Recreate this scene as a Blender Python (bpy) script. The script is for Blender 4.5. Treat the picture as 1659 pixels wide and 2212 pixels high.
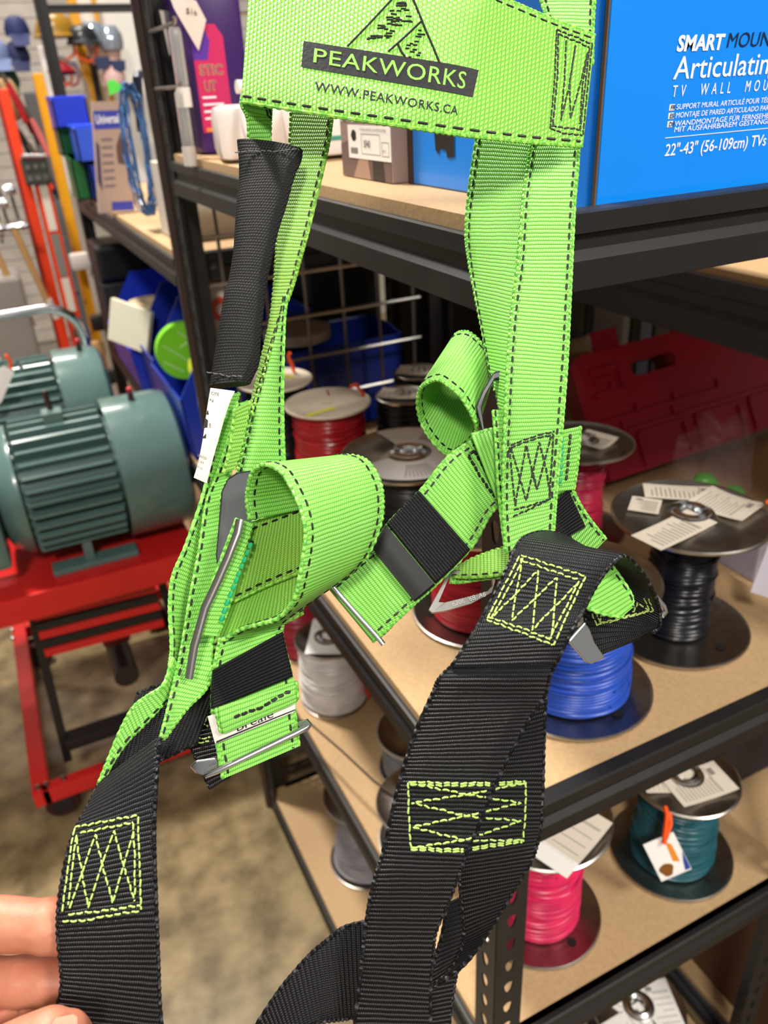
import bpy, bmesh, math, random
from mathutils import Vector, Matrix
random.seed(7)
for o in list(bpy.data.objects): bpy.data.objects.remove(o)
S = bpy.context.scene
PI = math.pi

# ------------------------------------------------------------------ camera
cam = bpy.data.cameras.new('camera'); cam_ob = bpy.data.objects.new('camera', cam); S.collection.objects.link(cam_ob)
cam.sensor_fit = 'VERTICAL'; cam.sensor_height = 36.0; cam.lens = 27.7665
cam.clip_start = 0.02; cam.clip_end = 60
cam_ob.matrix_world = Matrix([[0.896065, 0.2477, -0.368393, 0], [-0.441443, 0.409589, -0.798351, 0], [-0.046862, 0.877999, 0.476363, 1.58], [0, 0, 0, 1]])
cam.dof.use_dof = True; cam.dof.focus_distance = 0.45; cam.dof.aperture_fstop = 9.0
S.camera = cam_ob

# ------------------------------------------------------------------ world and lights
w = bpy.data.worlds.new('world'); S.world = w; w.use_nodes = True
w.node_tree.nodes['Background'].inputs['Color'].default_value = (1.0, 0.95, 0.88, 1)
w.node_tree.nodes['Background'].inputs['Strength'].default_value = 0.27

def area(name, loc, target, sx, sy, power, col=(1, 0.94, 0.86)):
    l = bpy.data.lights.new(name, 'AREA'); l.shape = 'RECTANGLE'; l.size = sx; l.size_y = sy; l.energy = power; l.color = col
    o = bpy.data.objects.new(name, l); S.collection.objects.link(o); o.location = loc
    o.rotation_euler = (Vector(target) - Vector(loc)).to_track_quat('-Z', 'Y').to_euler()
    return o
area('ceiling_lamp_aisle', (-0.35, 2.2, 4.2), (0.2, 0.9, 0.9), 0.3, 0.3, 190)
area('ceiling_lamp_back', (0.2, 4.6, 4.2), (0.2, 4.4, 0), 1.2, 0.3, 100)
area('ceiling_lamp_front', (-1.1, -2.0, 3.9), (0.2, 0.4, 1.3), 0.5, 0.5, 112)
area('case_fill_light', (1.5, -1.5, 3.4), (1.1, 0.9, 1.05), 0.9, 0.4, 80)  # added fill light that brightens the red case

S.view_settings.view_transform = 'Standard'; S.view_settings.look = 'None'
S.view_settings.gamma = 1.0; S.view_settings.use_curve_mapping = False
S.view_settings.exposure = -0.04

# ------------------------------------------------------------------ materials
def srgb(r, g, b):
    f = lambda c: (c / 255 / 12.92) if c <= 10 else ((c / 255 + 0.055) / 1.055) ** 2.4
    return (f(r), f(g), f(b), 1)
MATS = {}
def mat(name, col, rough=0.5, metal=0.0, noise=None, bump=None, coat=0.0, alpha=1.0, trans=0.0, ior=1.45, spec=0.5):
    """plain principled; noise=(scale, colour2, amount) speckles it, bump=(scale, distance)"""
    if name in MATS: return MATS[name]
    m = bpy.data.materials.new(name); m.use_nodes = True; nt = m.node_tree; b = nt.nodes['Principled BSDF']
    b.inputs['Base Color'].default_value = col; b.inputs['Roughness'].default_value = rough; b.inputs['Metallic'].default_value = metal
    b.inputs['Coat Weight'].default_value = coat; b.inputs['Alpha'].default_value = alpha
    b.inputs['Transmission Weight'].default_value = trans; b.inputs['IOR'].default_value = ior
    b.inputs['Specular IOR Level'].default_value = spec
    tc = nt.nodes.new('ShaderNodeTexCoord')
    n = nt.nodes.new('ShaderNodeTexNoise'); n.inputs['Scale'].default_value = noise[0] if noise else 35
    n.inputs['Detail'].default_value = 6; nt.links.new(tc.outputs['Object'], n.inputs['Vector'])
    mx = nt.nodes.new('ShaderNodeMix'); mx.data_type = 'RGBA'
    rmp = nt.nodes.new('ShaderNodeMapRange'); rmp.inputs[1].default_value = 0.35; rmp.inputs[2].default_value = 0.65
    rmp.inputs[3].default_value = 0; rmp.inputs[4].default_value = noise[2] if noise else 0.12
    nt.links.new(n.outputs['Fac'], rmp.inputs[0]); nt.links.new(rmp.outputs[0], mx.inputs[0])
    mx.inputs[6].default_value = col
    mx.inputs[7].default_value = noise[1] if noise else tuple(c * 0.8 for c in col[:3]) + (1,)
    nt.links.new(mx.outputs[2], b.inputs['Base Color'])
    if bump:
        n2 = nt.nodes.new('ShaderNodeTexNoise'); n2.inputs['Scale'].default_value = bump[0]; n2.inputs['Detail'].default_value = 4
        nt.links.new(tc.outputs['Object'], n2.inputs['Vector'])
        bp = nt.nodes.new('ShaderNodeBump'); bp.inputs['Distance'].default_value = bump[1]; bp.inputs['Strength'].default_value = 0.7
        nt.links.new(n2.outputs['Fac'], bp.inputs['Height']); nt.links.new(bp.outputs['Normal'], b.inputs['Normal'])
    MATS[name] = m
    return m

def weave(name, dark, light, pv, pu, rough=0.5, bump=0.0006, lo=0.25, hi=0.95, sheen=0.0, tint=None, segw=0.6, valley=None):
    """webbing: ribs across the strap (pitch pv metres) broken into threads (pitch pu); UV is in metres"""
    m = bpy.data.materials.new(name); m.use_nodes = True; nt = m.node_tree; b = nt.nodes['Principled BSDF']; L = nt.links.new
    def M(op, a, c=None, d=None):
        n = nt.nodes.new('ShaderNodeMath'); n.operation = op
        for i, x in enumerate((a, c, d)):
            if x is None: continue
            if isinstance(x, (int, float)): n.inputs[i].default_value = x
            else: L(x, n.inputs[i])
        return n.outputs[0]
    uv = nt.nodes.new('ShaderNodeUVMap'); sp = nt.nodes.new('ShaderNodeSeparateXYZ'); L(uv.outputs[0], sp.inputs[0])
    tc = nt.nodes.new('ShaderNodeTexCoord')
    nz = nt.nodes.new('ShaderNodeTexNoise'); nz.inputs['Scale'].default_value = 90; L(tc.outputs['Object'], nz.inputs['Vector'])
    wob = M('MULTIPLY', M('SUBTRACT', nz.outputs['Fac'], 0.5), 0.35)
    rv = M('ADD', M('DIVIDE', sp.outputs[1], pv), wob)
    row = M('FLOOR', rv); fr = M('FRACT', rv)
    prof = M('SINE', M('MULTIPLY', fr, PI))
    uu = M('ADD', M('ADD', M('DIVIDE', sp.outputs[0], pu), M('MULTIPLY', row, 0.5)), M('MULTIPLY', fr, 0.5))
    seg = M('ABSOLUTE', M('SINE', M('MULTIPLY', uu, PI)))
    h = M('MULTIPLY', M('POWER', prof, 0.6), M('ADD', 1 - segw, M('MULTIPLY', seg, segw)))
    cr = nt.nodes.new('ShaderNodeMapRange'); cr.inputs[1].default_value = lo; cr.inputs[2].default_value = hi; L(h, cr.inputs[0])
    mx = nt.nodes.new('ShaderNodeMix'); mx.data_type = 'RGBA'; mx.inputs[6].default_value = dark; mx.inputs[7].default_value = light  # groove shade and ridge highlights put into the thread colour
    L(cr.outputs[0], mx.inputs[0])
    out = mx.outputs[2]
    if valley:   # paler weft threads showing between the ribs
        k = M('MULTIPLY', M('POWER', M('SUBTRACT', 1.0, prof), 2.6), M('POWER', seg, 1.5)); m3 = nt.nodes.new('ShaderNodeMix'); m3.data_type = 'RGBA'
        m3.inputs[7].default_value = valley; L(k, m3.inputs[0]); L(out, m3.inputs[6]); out = m3.outputs[2]
    if tint:
        n2 = nt.nodes.new('ShaderNodeTexNoise'); n2.inputs['Scale'].default_value = 16; n2.inputs['Detail'].default_value = 3
        L(tc.outputs['Object'], n2.inputs['Vector'])
        r2 = nt.nodes.new('ShaderNodeMapRange'); r2.inputs[1].default_value = 0.45; r2.inputs[2].default_value = 0.75; r2.inputs[4].default_value = 0.55
        L(n2.outputs['Fac'], r2.inputs[0])
        m2 = nt.nodes.new('ShaderNodeMix'); m2.data_type = 'RGBA'; m2.inputs[7].default_value = tint; L(r2.outputs[0], m2.inputs[0]); L(out, m2.inputs[6])
        out = m2.outputs[2]
    L(out, b.inputs['Base Color']); b.inputs['Roughness'].default_value = rough; b.inputs['Sheen Weight'].default_value = sheen
    bp = nt.nodes.new('ShaderNodeBump'); bp.inputs['Distance'].default_value = bump; bp.inputs['Strength'].default_value = 0.9
    L(h, bp.inputs['Height']); L(bp.outputs['Normal'], b.inputs['Normal'])
    MATS[name] = m
    return m

G_D, G_L = srgb(80, 168, 62), srgb(152, 224, 98)
weave('green', G_D, G_L, 0.0023, 0.0012, 0.42, 0.0005, lo=0.1, hi=0.8, segw=0.6)
weave('green_pad', srgb(96, 186, 62), srgb(172, 234, 100), 0.0023, 0.0030, 0.42, 0.0006, lo=0.05, segw=0.8)
weave('green_shaded', srgb(84, 150, 50), srgb(152, 208, 84), 0.0022, 0.0013, 0.5, 0.0005, lo=0.1, hi=0.8, tint=srgb(128, 164, 44), segw=0.6)  # green webbing with the shade of inner and rear straps in its colour
weave('black', srgb(5, 5, 7), srgb(10, 10, 13), 0.0022, 0.0011, 0.42, 0.0008, lo=0.3, segw=0.3, valley=srgb(92, 92, 98))
weave('elastic', srgb(6, 6, 9), srgb(20, 20, 25), 0.0017, 0.0009, 0.5, 0.0005, segw=0.5)
weave('sleeve', srgb(8, 9, 11), srgb(14, 15, 16), 0.0017, 0.0017, 0.6, 0.0003, segw=0.9)
for k_ in ('black', 'elastic', 'sleeve'): MATS[k_].node_tree.nodes['Principled BSDF'].inputs['Specular IOR Level'].default_value = 0.28
mat('label', srgb(232, 222, 214), 0.35, bump=(120, 0.0006))
mat('rubber', srgb(13, 14, 15), 0.55)
mat('thread_black', srgb(14, 14, 16), 0.5)
mat('thread_lime', srgb(180, 210, 112), 0.5)
mat('thread_teal', srgb(30, 170, 110), 0.5)
mat('ink', srgb(18, 18, 22), 0.6)
mat('ink_green', srgb(150, 235, 90), 0.6)
mat('chrome', srgb(226, 228, 232), 0.2, 1.0)
mat('steel', srgb(172, 170, 166), 0.28, 1.0)
mat('dark_steel', srgb(70, 72, 74), 0.35, 0.8)
mat('galvanised', srgb(196, 191, 184), 0.3, 1.0, noise=(60, srgb(160, 154, 146), 0.6))
mat('black_steel', srgb(25, 25, 27), 0.46, 0.0, noise=(14, srgb(36, 33, 32), 0.5))
mat('grey_steel', srgb(62, 62, 68), 0.38, 0.0, noise=(14, srgb(54, 53, 57), 0.5))
mat('particle_board', srgb(190, 158, 117), 0.72, noise=(210, srgb(166, 136, 98), 0.45), bump=(260, 0.0003))
mat('concrete', srgb(154, 135, 98), 0.36, noise=(13, srgb(104, 89, 60), 1.0), bump=(30, 0.0008))
mat('paper', srgb(222, 212, 196), 0.7)
mat('paper_white', srgb(244, 241, 236), 0.6)
mat('print_grey', srgb(138, 132, 126), 0.7)
mat('thread_grey', srgb(90, 90, 88), 0.6)
mat('plastic_black', srgb(16, 17, 19), 0.3)

# ------------------------------------------------------------------ mesh helpers
class B:
    def __init__(s): s.v = []; s.f = []
    def add(s, vs, fs):
        o = len(s.v); s.v += [tuple(v) for v in vs]; s.f += [tuple(i + o for i in f) for f in fs]; return s
    def box(s, a, b, R=None, c=None):
        x0, y0, z0 = a; x1, y1, z1 = b
        vs = [Vector((x, y, z)) for x in (x0, x1) for y in (y0, y1) for z in (z0, z1)]
        if R is not None:
            c = Vector(c if c else ((x0 + x1) / 2, (y0 + y1) / 2, (z0 + z1) / 2)); vs = [c + R @ (v - c) for v in vs]
        return s.add(vs, [(0, 1, 3, 2), (4, 6, 7, 5), (0, 4, 5, 1), (2, 3, 7, 6), (0, 2, 6, 4), (1, 5, 7, 3)])
    def bbox(s, a, b, r, R=None, c=None):
        """box with chamfered edges"""
        bm = bmesh.new(); vs = [bm.verts.new((x, y, z)) for x in (a[0], b[0]) for y in (a[1], b[1]) for z in (a[2], b[2])]
        for f in [(0, 1, 3, 2), (4, 6, 7, 5), (0, 4, 5, 1), (2, 3, 7, 6), (0, 2, 6, 4), (1, 5, 7, 3)]: bm.faces.new([vs[i] for i in f])
        bmesh.ops.recalc_face_normals(bm, faces=bm.faces)
        bmesh.ops.bevel(bm, geom=list(bm.edges), offset=r, segments=2, affect='EDGES', profile=0.6)
        bm.verts.index_update(); c = Vector(c) if c else Vector(((a[0] + b[0]) / 2, (a[1] + b[1]) / 2, (a[2] + b[2]) / 2))
        V = [v.co.copy() for v in bm.verts]
        if R is not None: V = [c + R @ (v - c) for v in V]
        F = [[v.index for v in f.verts] for f in bm.faces]; bm.free(); return s.add(V, F)
    def lathe(s, prof, c=(0, 0, 0), n=32, axis='Z', cap=True):
        vs = []; k = len(prof)
        for i in range(n):
            a = 2 * PI * i / n
            for r, z in prof:
                p = (r * math.cos(a), r * math.sin(a), z)
                if axis == 'X': p = (p[2], p[0], p[1])
                if axis == 'Y': p = (p[1], p[2], p[0])
                vs.append((p[0] + c[0], p[1] + c[1], p[2] + c[2]))
        fs = [(i * k + j, ((i + 1) % n) * k + j, ((i + 1) % n) * k + j + 1, i * k + j + 1) for i in range(n) for j in range(k - 1)]
        if cap:
            if prof[0][0] > 1e-6: fs.append(tuple(i * k for i in range(n))[::-1])
            if prof[-1][0] > 1e-6: fs.append(tuple(i * k + k - 1 for i in range(n)))
        return s.add(vs, fs)
    def tube(s, pts, r, n=8, closed=False, flat=1.0, up=None, rf=None):
        P = [Vector(p) for p in pts]; m = len(P); vs = []; pu = None
        for i in range(m):
            t = (P[(i + 1) % m] - P[i - 1]) if closed else (P[min(i + 1, m - 1)] - P[max(i - 1, 0)])
            if t.length < 1e-9: t = Vector((0, 0, 1))
            t.normalize()
            u = Vector(up[i]) if up else (pu if pu is not None else (Vector((0, 0, 1)) if abs(t.z) < 0.9 else Vector((1, 0, 0))))
            u = u - t * u.dot(t)
            if u.length < 1e-6: u = t.orthogonal()
            u.normalize(); pu = u; x = t.cross(u); rr = r * (rf(i) if rf else 1)
            for j in range(n):
                a = 2 * PI * j / n; vs.append(P[i] + x * (rr * math.cos(a)) + u * (rr * flat * math.sin(a)))
        fs = [(i * n + j, i * n + (j + 1) % n, ((i + 1) % m) * n + (j + 1) % n, ((i + 1) % m) * n + j) for i in range(m if closed else m - 1) for j in range(n)]
        if not closed: fs += [tuple(range(n))[::-1], tuple((m - 1) * n + j for j in range(n))]
        return s.add(vs, fs)
    def prism(s, poly, n, t):
        """extrude a 3-D polygon along n by t (both ways)"""
        n = Vector(n).normalized() * (t / 2); k = len(poly)
        vs = [Vector(p) - n for p in poly] + [Vector(p) + n for p in poly]
        fs = [tuple(range(k))[::-1], tuple(range(k, 2 * k))] + [(i, (i + 1) % k, k + (i + 1) % k, k + i) for i in range(k)]
        return s.add(vs, fs)
    def ring(s, outer, inner, n, t):
        n = Vector(n).normalized() * (t / 2); k = len(outer)
        vs = [Vector(p) - n for p in outer] + [Vector(p) - n for p in inner] + [Vector(p) + n for p in outer] + [Vector(p) + n for p in inner]
        fs = []
        for i in range(k):
            j = (i + 1) % k
            fs += [(i, k + i, k + j, j), (2 * k + i, 2 * k + j, 3 * k + j, 3 * k + i), (i, j, 2 * k + j, 2 * k + i), (k + i, 3 * k + i, 3 * k + j, k + j)]
        return s.add(vs, fs)
    def build(s, name, m, parent=None, smooth=False, uv=None, world=True, bevel=0):
        me = bpy.data.meshes.new(name); me.from_pydata(s.v, [], s.f); me.update()
        bm = bmesh.new(); bm.from_mesh(me); bmesh.ops.recalc_face_normals(bm, faces=bm.faces); bm.to_mesh(me); bm.free()
        if uv:
            l = me.uv_layers.new(name='UVMap')
            for lp in me.loops: l.data[lp.index].uv = uv[lp.vertex_index]
        me.materials.append(MATS[m] if isinstance(m, str) else m)
        if smooth:
            for p in me.polygons: p.use_smooth = True
            if smooth != 'all': me.set_sharp_from_angle(angle=math.radians(38))
        o = bpy.data.objects.new(name, me); S.collection.objects.link(o)
        if parent is not None:
            o.parent = parent
            if world: o.matrix_parent_inverse = wm(parent).inverted()
        if bevel:
            md = o.modifiers.new('bevel', 'BEVEL'); md.width = bevel; md.segments = 2; md.limit_method = 'ANGLE'
        return o
def wm(o):
    m = Matrix.LocRotScale(o.location, o.rotation_euler, o.scale)
    if o.parent: m = wm(o.parent) @ o.matrix_parent_inverse @ m
    return m
def thing(name, label, cat, loc, group=None):
    o = bpy.data.objects.new(name, None); S.collection.objects.link(o); o.empty_display_size = 0.05; o.location = loc
    o['label'] = label; o['category'] = cat
    if group: o['group'] = group
    return o
def tag(o, label, cat, group=None):
    o['label'] = label; o['category'] = cat
    if group: o['group'] = group
    return o
def rot(ax, deg): return Matrix.Rotation(math.radians(deg), 3, ax)

FONT_ID = [0]
def glyphs(txt, bold=0.0, spacing=1.0, shear=0.0):
    """triangulated outline of a line of text at size 1"""
    c = bpy.data.curves.new('txt', 'FONT'); c.body = txt; c.size = 1.0; c.offset = bold; c.space_character = spacing; c.shear = shear; c.resolution_u = 3
    o = bpy.data.objects.new('txt', c); S.collection.objects.link(o)
    dg = bpy.context.evaluated_depsgraph_get(); me = bpy.data.meshes.new_from_object(o.evaluated_get(dg))
    V = [v.co.copy() for v in me.vertices]; F = [tuple(p.vertices) for p in me.polygons]
    bpy.data.objects.remove(o); bpy.data.curves.remove(c); bpy.data.meshes.remove(me)
    return V, F
def text_on(name, txt, p, ux, uy, size, m, parent, bold=0.0, spacing=1.0, shear=0.0, width=None, lift=0.0004):
    """flat lettering printed on a face: p = baseline start, ux / uy the face's right and up"""
    V, F = glyphs(txt, bold, spacing, shear); ux = Vector(ux).normalized(); uy = Vector(uy).normalized(); n = ux.cross(uy)
    sx = size
    if width and V: sx = width / max(v.x for v in V)
    b = B(); b.add([Vector(p) + ux * (v.x * sx) + uy * (v.y * size) + n * lift for v in V], F)
    return b.build(name, m, parent)

# ------------------------------------------------------------------ setting
def struct(o): o['kind'] = 'structure'; return o
struct(B().box((-6, -5, -0.1), (6, 9, 0)).build('floor', 'concrete'))
mat('wall_paint', srgb(176, 168, 158), 0.8, noise=(3, srgb(150, 142, 132), 0.6))
mat('wall_slat', srgb(188, 180, 172), 0.75, noise=(8, srgb(158, 150, 142), 0.6))
wb = struct(B().box((-6, 5.6, 0), (6, 5.7, 4.6)).build('wall_back', 'wall_paint'))
sl = B()
for k in range(44): sl.box((-1.2, 5.575, 0.2 + k * 0.075), (2.2, 5.6, 0.271 + k * 0.075))
o = sl.build('slat', 'wall_slat', wb); o['kind'] = 'stuff'
struct(B().box((5.9, -5, 0), (6.0, 5.6, 4.6)).build('wall_right', 'wall_paint'))

# ------------------------------------------------------------------ shelving
PW, PT, PITCH = 0.036, 0.0022, 0.0381
def hole_r(th):
    d = (math.cos(th), math.sin(th)); best = 0
    for i in range(13):
        l = i / 12; cx, cy, r = 0, 0.0045 - 0.0125 * l, 0.0058 - 0.0026 * l
        pd = d[0] * cx + d[1] * cy; q = pd * pd - (cx * cx + cy * cy - r * r)
        if q >= 0: best = max(best, pd + math.sqrt(q))
    return best
def perforated(b, org, du, dv, n, w, count, pitch=PITCH):
    """a strip of sheet steel with a keyhole slot in every pitch"""
    org, du, dv, n = Vector(org), Vector(du), Vector(dv), Vector(n); K = 16
    angs = sorted([2 * PI * i / K for i in range(K)] + [math.atan2(sy * pitch, sx * w) % (2 * PI) for sx in (1, -1) for sy in (1, -1)])
    for c in range(count):
        ce = org + du * (w / 2) + dv * (pitch * (c + 0.5)); out = []; inn = []
        for th in angs:
            x, y = math.cos(th), math.sin(th); k = min(w / 2 / abs(x) if abs(x) > 1e-9 else 9, pitch / 2 / abs(y) if abs(y) > 1e-9 else 9)
            r = hole_r(th); out.append(ce + du * (x * k) + dv * (y * k)); inn.append(ce + du * (x * r) + dv * (y * r))
        b.ring(out, inn, n, PT)
def post(par, x, y, sx, sy, z0, z1, open_=False):
    b = B(); c = int(round((z1 - z0) / PITCH))
    if not open_: b.box((min(x, x + sx * PW), y + sy * 0.0035 - .0012, z0), (max(x, x + sx * PW), y + sy * 0.0035 + .0012, z1)).box((x + sx * 0.0035 - .0012, min(y, y + sy * PW), z0), (x + sx * 0.0035 + .0012, max(y, y + sy * PW), z1))
    perforated(b, (x, y, z0), (sx, 0, 0), (0, 0, 1), (0, 1, 0), PW, c); perforated(b, (x, y, z0), (0, sy, 0), (0, 0, 1), (1, 0, 0), PW, c)
    return b.build('post', 'black_steel', par)
def beam_(par, a, b_, out, z, h=0.05, paint='black_steel'):
    """stepped rivet beam from a to b_ (x, y), outward normal out, top at z"""
    a = Vector((a[0], a[1], 0)); d = Vector((b_[0], b_[1], 0)) - a; n = Vector((out[0], out[1], 0))
    pr = [(0.0, 0.0), (0.003, -0.001), (0.003, -h * 0.26), (-0.002, -h * 0.30), (-0.002, -h * 0.48), (0.0035, -h * 0.60), (0.0035, -h * 0.97), (0.0, -h), (-0.012, -h), (-0.014, 0.0)]
    vs = [a + n * o + Vector((0, 0, z + zz)) for o, zz in pr] + [a + d + n * o + Vector((0, 0, z + zz)) for o, zz in pr]; k = len(pr)
    fs = [tuple(range(k))[::-1], tuple(range(k, 2 * k))] + [(i, (i + 1) % k, k + (i + 1) % k, k + i) for i in range(k)]
    B().add(vs, fs).build('beam', paint, par)
def rack(label, x0, x1, y0, y1, z0, z1, levels, rims, front=None, hs=None, paint='black_steel'):
    t = thing('shelving_unit', label, 'shelf', ((x0 + x1) / 2, (y0 + y1) / 2, 0), 'black steel shelving units')
    for x, sx in ((x0, 1), (x1, -1)):
        for y, sy in ((y0, 1), (y1, -1)): post(t, x, y, sx, sy, z0, front if front and y == y0 else z1, bool(front) and y == y0)
    for z, rim, h in zip(levels, rims, hs or [0.05] * 9):
        zb = z - 0.0105; beam = lambda p, a, c, o, q: beam_(p, a, c, o, q, h, paint)
        beam(t, (x0, y0 + PW), (x0, y1 - PW), (-1, 0), zb); beam(t, (x1, y0 + PW), (x1, y1 - PW), (1, 0), zb)
        beam(t, (x0 + PW, y0), (x1 - PW, y0), (0, -1), z + rim); beam(t, (x0 + PW, y1), (x1 - PW, y1), (0, 1), z)
        B().box((x0 + 0.003, y0 + 0.006, z - 0.0125), (x1 - 0.006, y1 - 0.006, z)).build('shelf_board', 'particle_board', t)
    return t
ZT, ZM, ZL, ZB = 1.499, 0.973, 0.588, 0.075
rack('black steel shelving unit stacked with wire spools, the nearest one', 0.2939, 0.80, 0.4177, 1.39, 0.0, 2.2, (ZT, ZM, ZL, ZB), (0.005, 0.001, 0.0, 0.0), front=1.4859)
rack('black steel shelving unit with blue bins, behind the spool shelves', 0.2939, 0.80, 1.432, 2.83, 0.0, 2.0, (1.335, 0.868, 0.3), (0, 0, 0))
beam_(bpy.data.objects['shelving_unit.001'], (0.31, 2.83), (0.79, 2.83), (0, -1), 1.825, 0.022)
rack('black steel shelving unit holding the red tool case, at the right', 0.842, 1.5, 0.35, 1.75, 0.0, 1.40, (1.349, 0.925, 0.5, 0.08), (0, 0, 0, 0), hs=(0.085, 0.05, 0.05, 0.05), paint='grey_steel')
B().box((0.86, 1.752, 0.1), (1.5, 1.757, 1.38)).build('dark_backdrop', mat('backdrop_olive', srgb(70, 68, 54), 0.7), bpy.data.objects['shelving_unit.002'])  # added dark sheet, keeps the open space behind from looking bright

B().tube([(0.2925, 1.411, 0.0), (0.2925, 1.411, 2.2)], 0.0105, 12).build('post_sheen_tube', mat('sheen_brown', srgb(84, 70, 66), 0.22, 0.6), bpy.data.objects['shelving_unit'], True)  # added tube standing in for the lit sheen on the post faces
# perforated steel strip along the back of the bottom shelf
b = B(); perforated(b, (0.33, 1.375, 0.115), (0, 0, 1), (1, 0, 0), (0, 1, 0), 0.03, 11)
b.build('slotted_strip', 'black_steel', bpy.data.objects['shelving_unit'])

# ------------------------------------------------------------------ wire grid panel behind the spools
g = thing('wire_grid_panel', 'grey wire grid panel fixed behind the wire spools', 'grid', (0.53, 1.405, 0.1))
for k in range(24):
    z = 0.155 + k * 0.0806
    B().tube([(0.312, 1.4015, z), (0.75, 1.4015, z)], 0.0034, 6).build('wire', 'steel', g, True)
for k in range(6):
    x = 0.362 + k * 0.0752
    B().tube([(x, 1.4085, 0.12), (x, 1.4085, 2.15)], 0.0034, 6).build('wire', mat('grid_wire', srgb(128, 118, 112), 0.35, 0.7), g, True)
B().bbox((0.3255, 1.40, 0.1), (0.3335, 1.41, 2.15), 0.002).build('side_rail', mat('blue_rail', srgb(28, 44, 140), 0.35), g)

# ------------------------------------------------------------------ wire spools
def spool(label, cx, cy, zb, h, rf, rb, rt, wire, flange='galvanised', nl=36, rough=0.3, hub=0.022, group='wire spools on the shelves', rfb=None, tilt=0.0, seed=0, bulge=0.0):
    t = thing('wire_spool', label, 'spool', (cx, cy, zb), group); rnd = random.Random(seed + int(cx * 1e4)); rfb = rfb or rf
    def fl(z, sgn, r):
        lip = 0.0022
        pr = [(hub * 0.42, z - sgn * 0.012), (hub * 0.5, z - sgn * 0.003), (hub * 0.75, z + sgn * 0.0045), (hub, z + sgn * 0.0052), (hub * 1.25, z + sgn * 0.003), (hub * 1.4, z + sgn * 0.0005)] if flange != 'card' else [(hub * 0.4, z - sgn * 0.004), (hub * 0.4, z)]
        pr += [(r - lip * 2, z), (r - lip, z + sgn * 0.0015), (r, z), (r - 0.0003, z - sgn * lip), (r - lip, z - sgn * lip * 1.3), (r - lip * 2, z - sgn * 0.0015), (hub * 1.4, z - sgn * 0.0015)]
        return B().lathe(pr, (cx, cy, zb), 56, cap=False)
    fm = 'galvanised' if flange != 'card' else mat('flange_card', srgb(214, 202, 182), 0.6, noise=(20, srgb(190, 178, 158), 0.6))
    fl(0.003, -1, rfb).build('flange', fm if flange != 'card' else fm, t, True)
    fl(h - 0.0005, 1, rf).build('flange', fm, t, True)
    if flange != 'card':
        B().lathe([(0.0001, 0), (hub * 0.42, 0)], (cx, cy, zb + h - 0.0105), 20, cap=False).build('hub_hole', 'plastic_black', t)
    if flange != 'card': B().lathe([(hub * .36, -.012), (hub * .42, -.002), (hub * .55, .005), (hub * .78, .0072), (hub, .005), (hub * 1.08, .0003)], (cx, cy, zb + h + 0.0005), 32, cap=False).build('hub', 'chrome', t, True)
    for q in range(3):
        a = 0.7 + q * 2.1; B().lathe([(0.0001, 0.0003), (0.006, 0.0003)], (cx + rfb * 0.72 * math.cos(a), cy + rfb * 0.72 * math.sin(a), zb + 0.005), 14, cap=False).build('drive_hole', 'black_steel', t)
    n, k = 48, nl * 5; vs = []; z0, z1 = 0.0065, h - 0.0065
    ph = [rnd.random() * 6.28 for _ in range(nl + 1)]; am = [0.0003 + 0.0016 * rnd.random() ** 2 for _ in range(nl + 1)]; rr_ = [0.0018 * (rnd.random() - 0.5) for _ in range(nl + 1)]
    for i in range(n):
        a = 2 * PI * i / n
        for j in range(k + 1):
            u = j / k; zz = z0 + (z1 - z0) * u; q = u * nl; row = int(min(q, nl - 1e-6))
            r = rb + (rt - rb) * u + bulge * math.sin(PI * u) + am[row] * math.sin(a * (1 + row % 3) + ph[row]) + rr_[row] + min(0.0034, (z1 - z0) / nl * 0.62) * abs(math.sin(PI * q)) ** 0.6
            sag = 0.0035 * math.sin(a + ph[0]) * math.sin(PI * u) + 0.002 * math.sin(2 * a + ph[row // 5]) * math.sin(PI * u)
            vs.append((cx + r * math.cos(a), cy + r * math.sin(a), zb + zz + sag))
    fs = [(i * (k + 1) + j, ((i + 1) % n) * (k + 1) + j, ((i + 1) % n) * (k + 1) + j + 1, i * (k + 1) + j + 1) for i in range(n) for j in range(k)]
    B().add(vs, fs).build('wound_wire', mat('wire_%d_%d_%d' % wire, srgb(*wire), rough, noise=(30, srgb(*[int(c * 0.72) for c in wire]), 0.5)), t, 'all')
    b = B()
    for i in range(7):
        u0 = 0.1 + 0.8 * rnd.random(); tl = rnd.uniform(-.016, .016); p0 = rnd.random() * 6.28; pts = []
        for q in range(27):
            a = p0 + q * 2 * PI / 30; uu = min(.97, max(.03, u0 + tl * math.sin(a * .5) * 8)); r = rb + (rt - rb) * uu + bulge * math.sin(PI * uu) + 0.0036
            pts.append((cx + r * math.cos(a), cy + r * math.sin(a), zb + z0 + (z1 - z0) * uu))
        b.tube(pts, min(0.0019, (z1 - z0) / nl * 0.34), 6)
    o = b.build('loose_strands', 'wire_%d_%d_%d' % wire, t, True); o['kind'] = 'stuff'
    B().lathe([(min(rb, rt) * 0.7, z0 - 0.002), (min(rb, rt) * 0.7, z1 + 0.002)], (cx, cy, zb), 24).build('core', 'galvanised', t, True)
    return t
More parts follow.
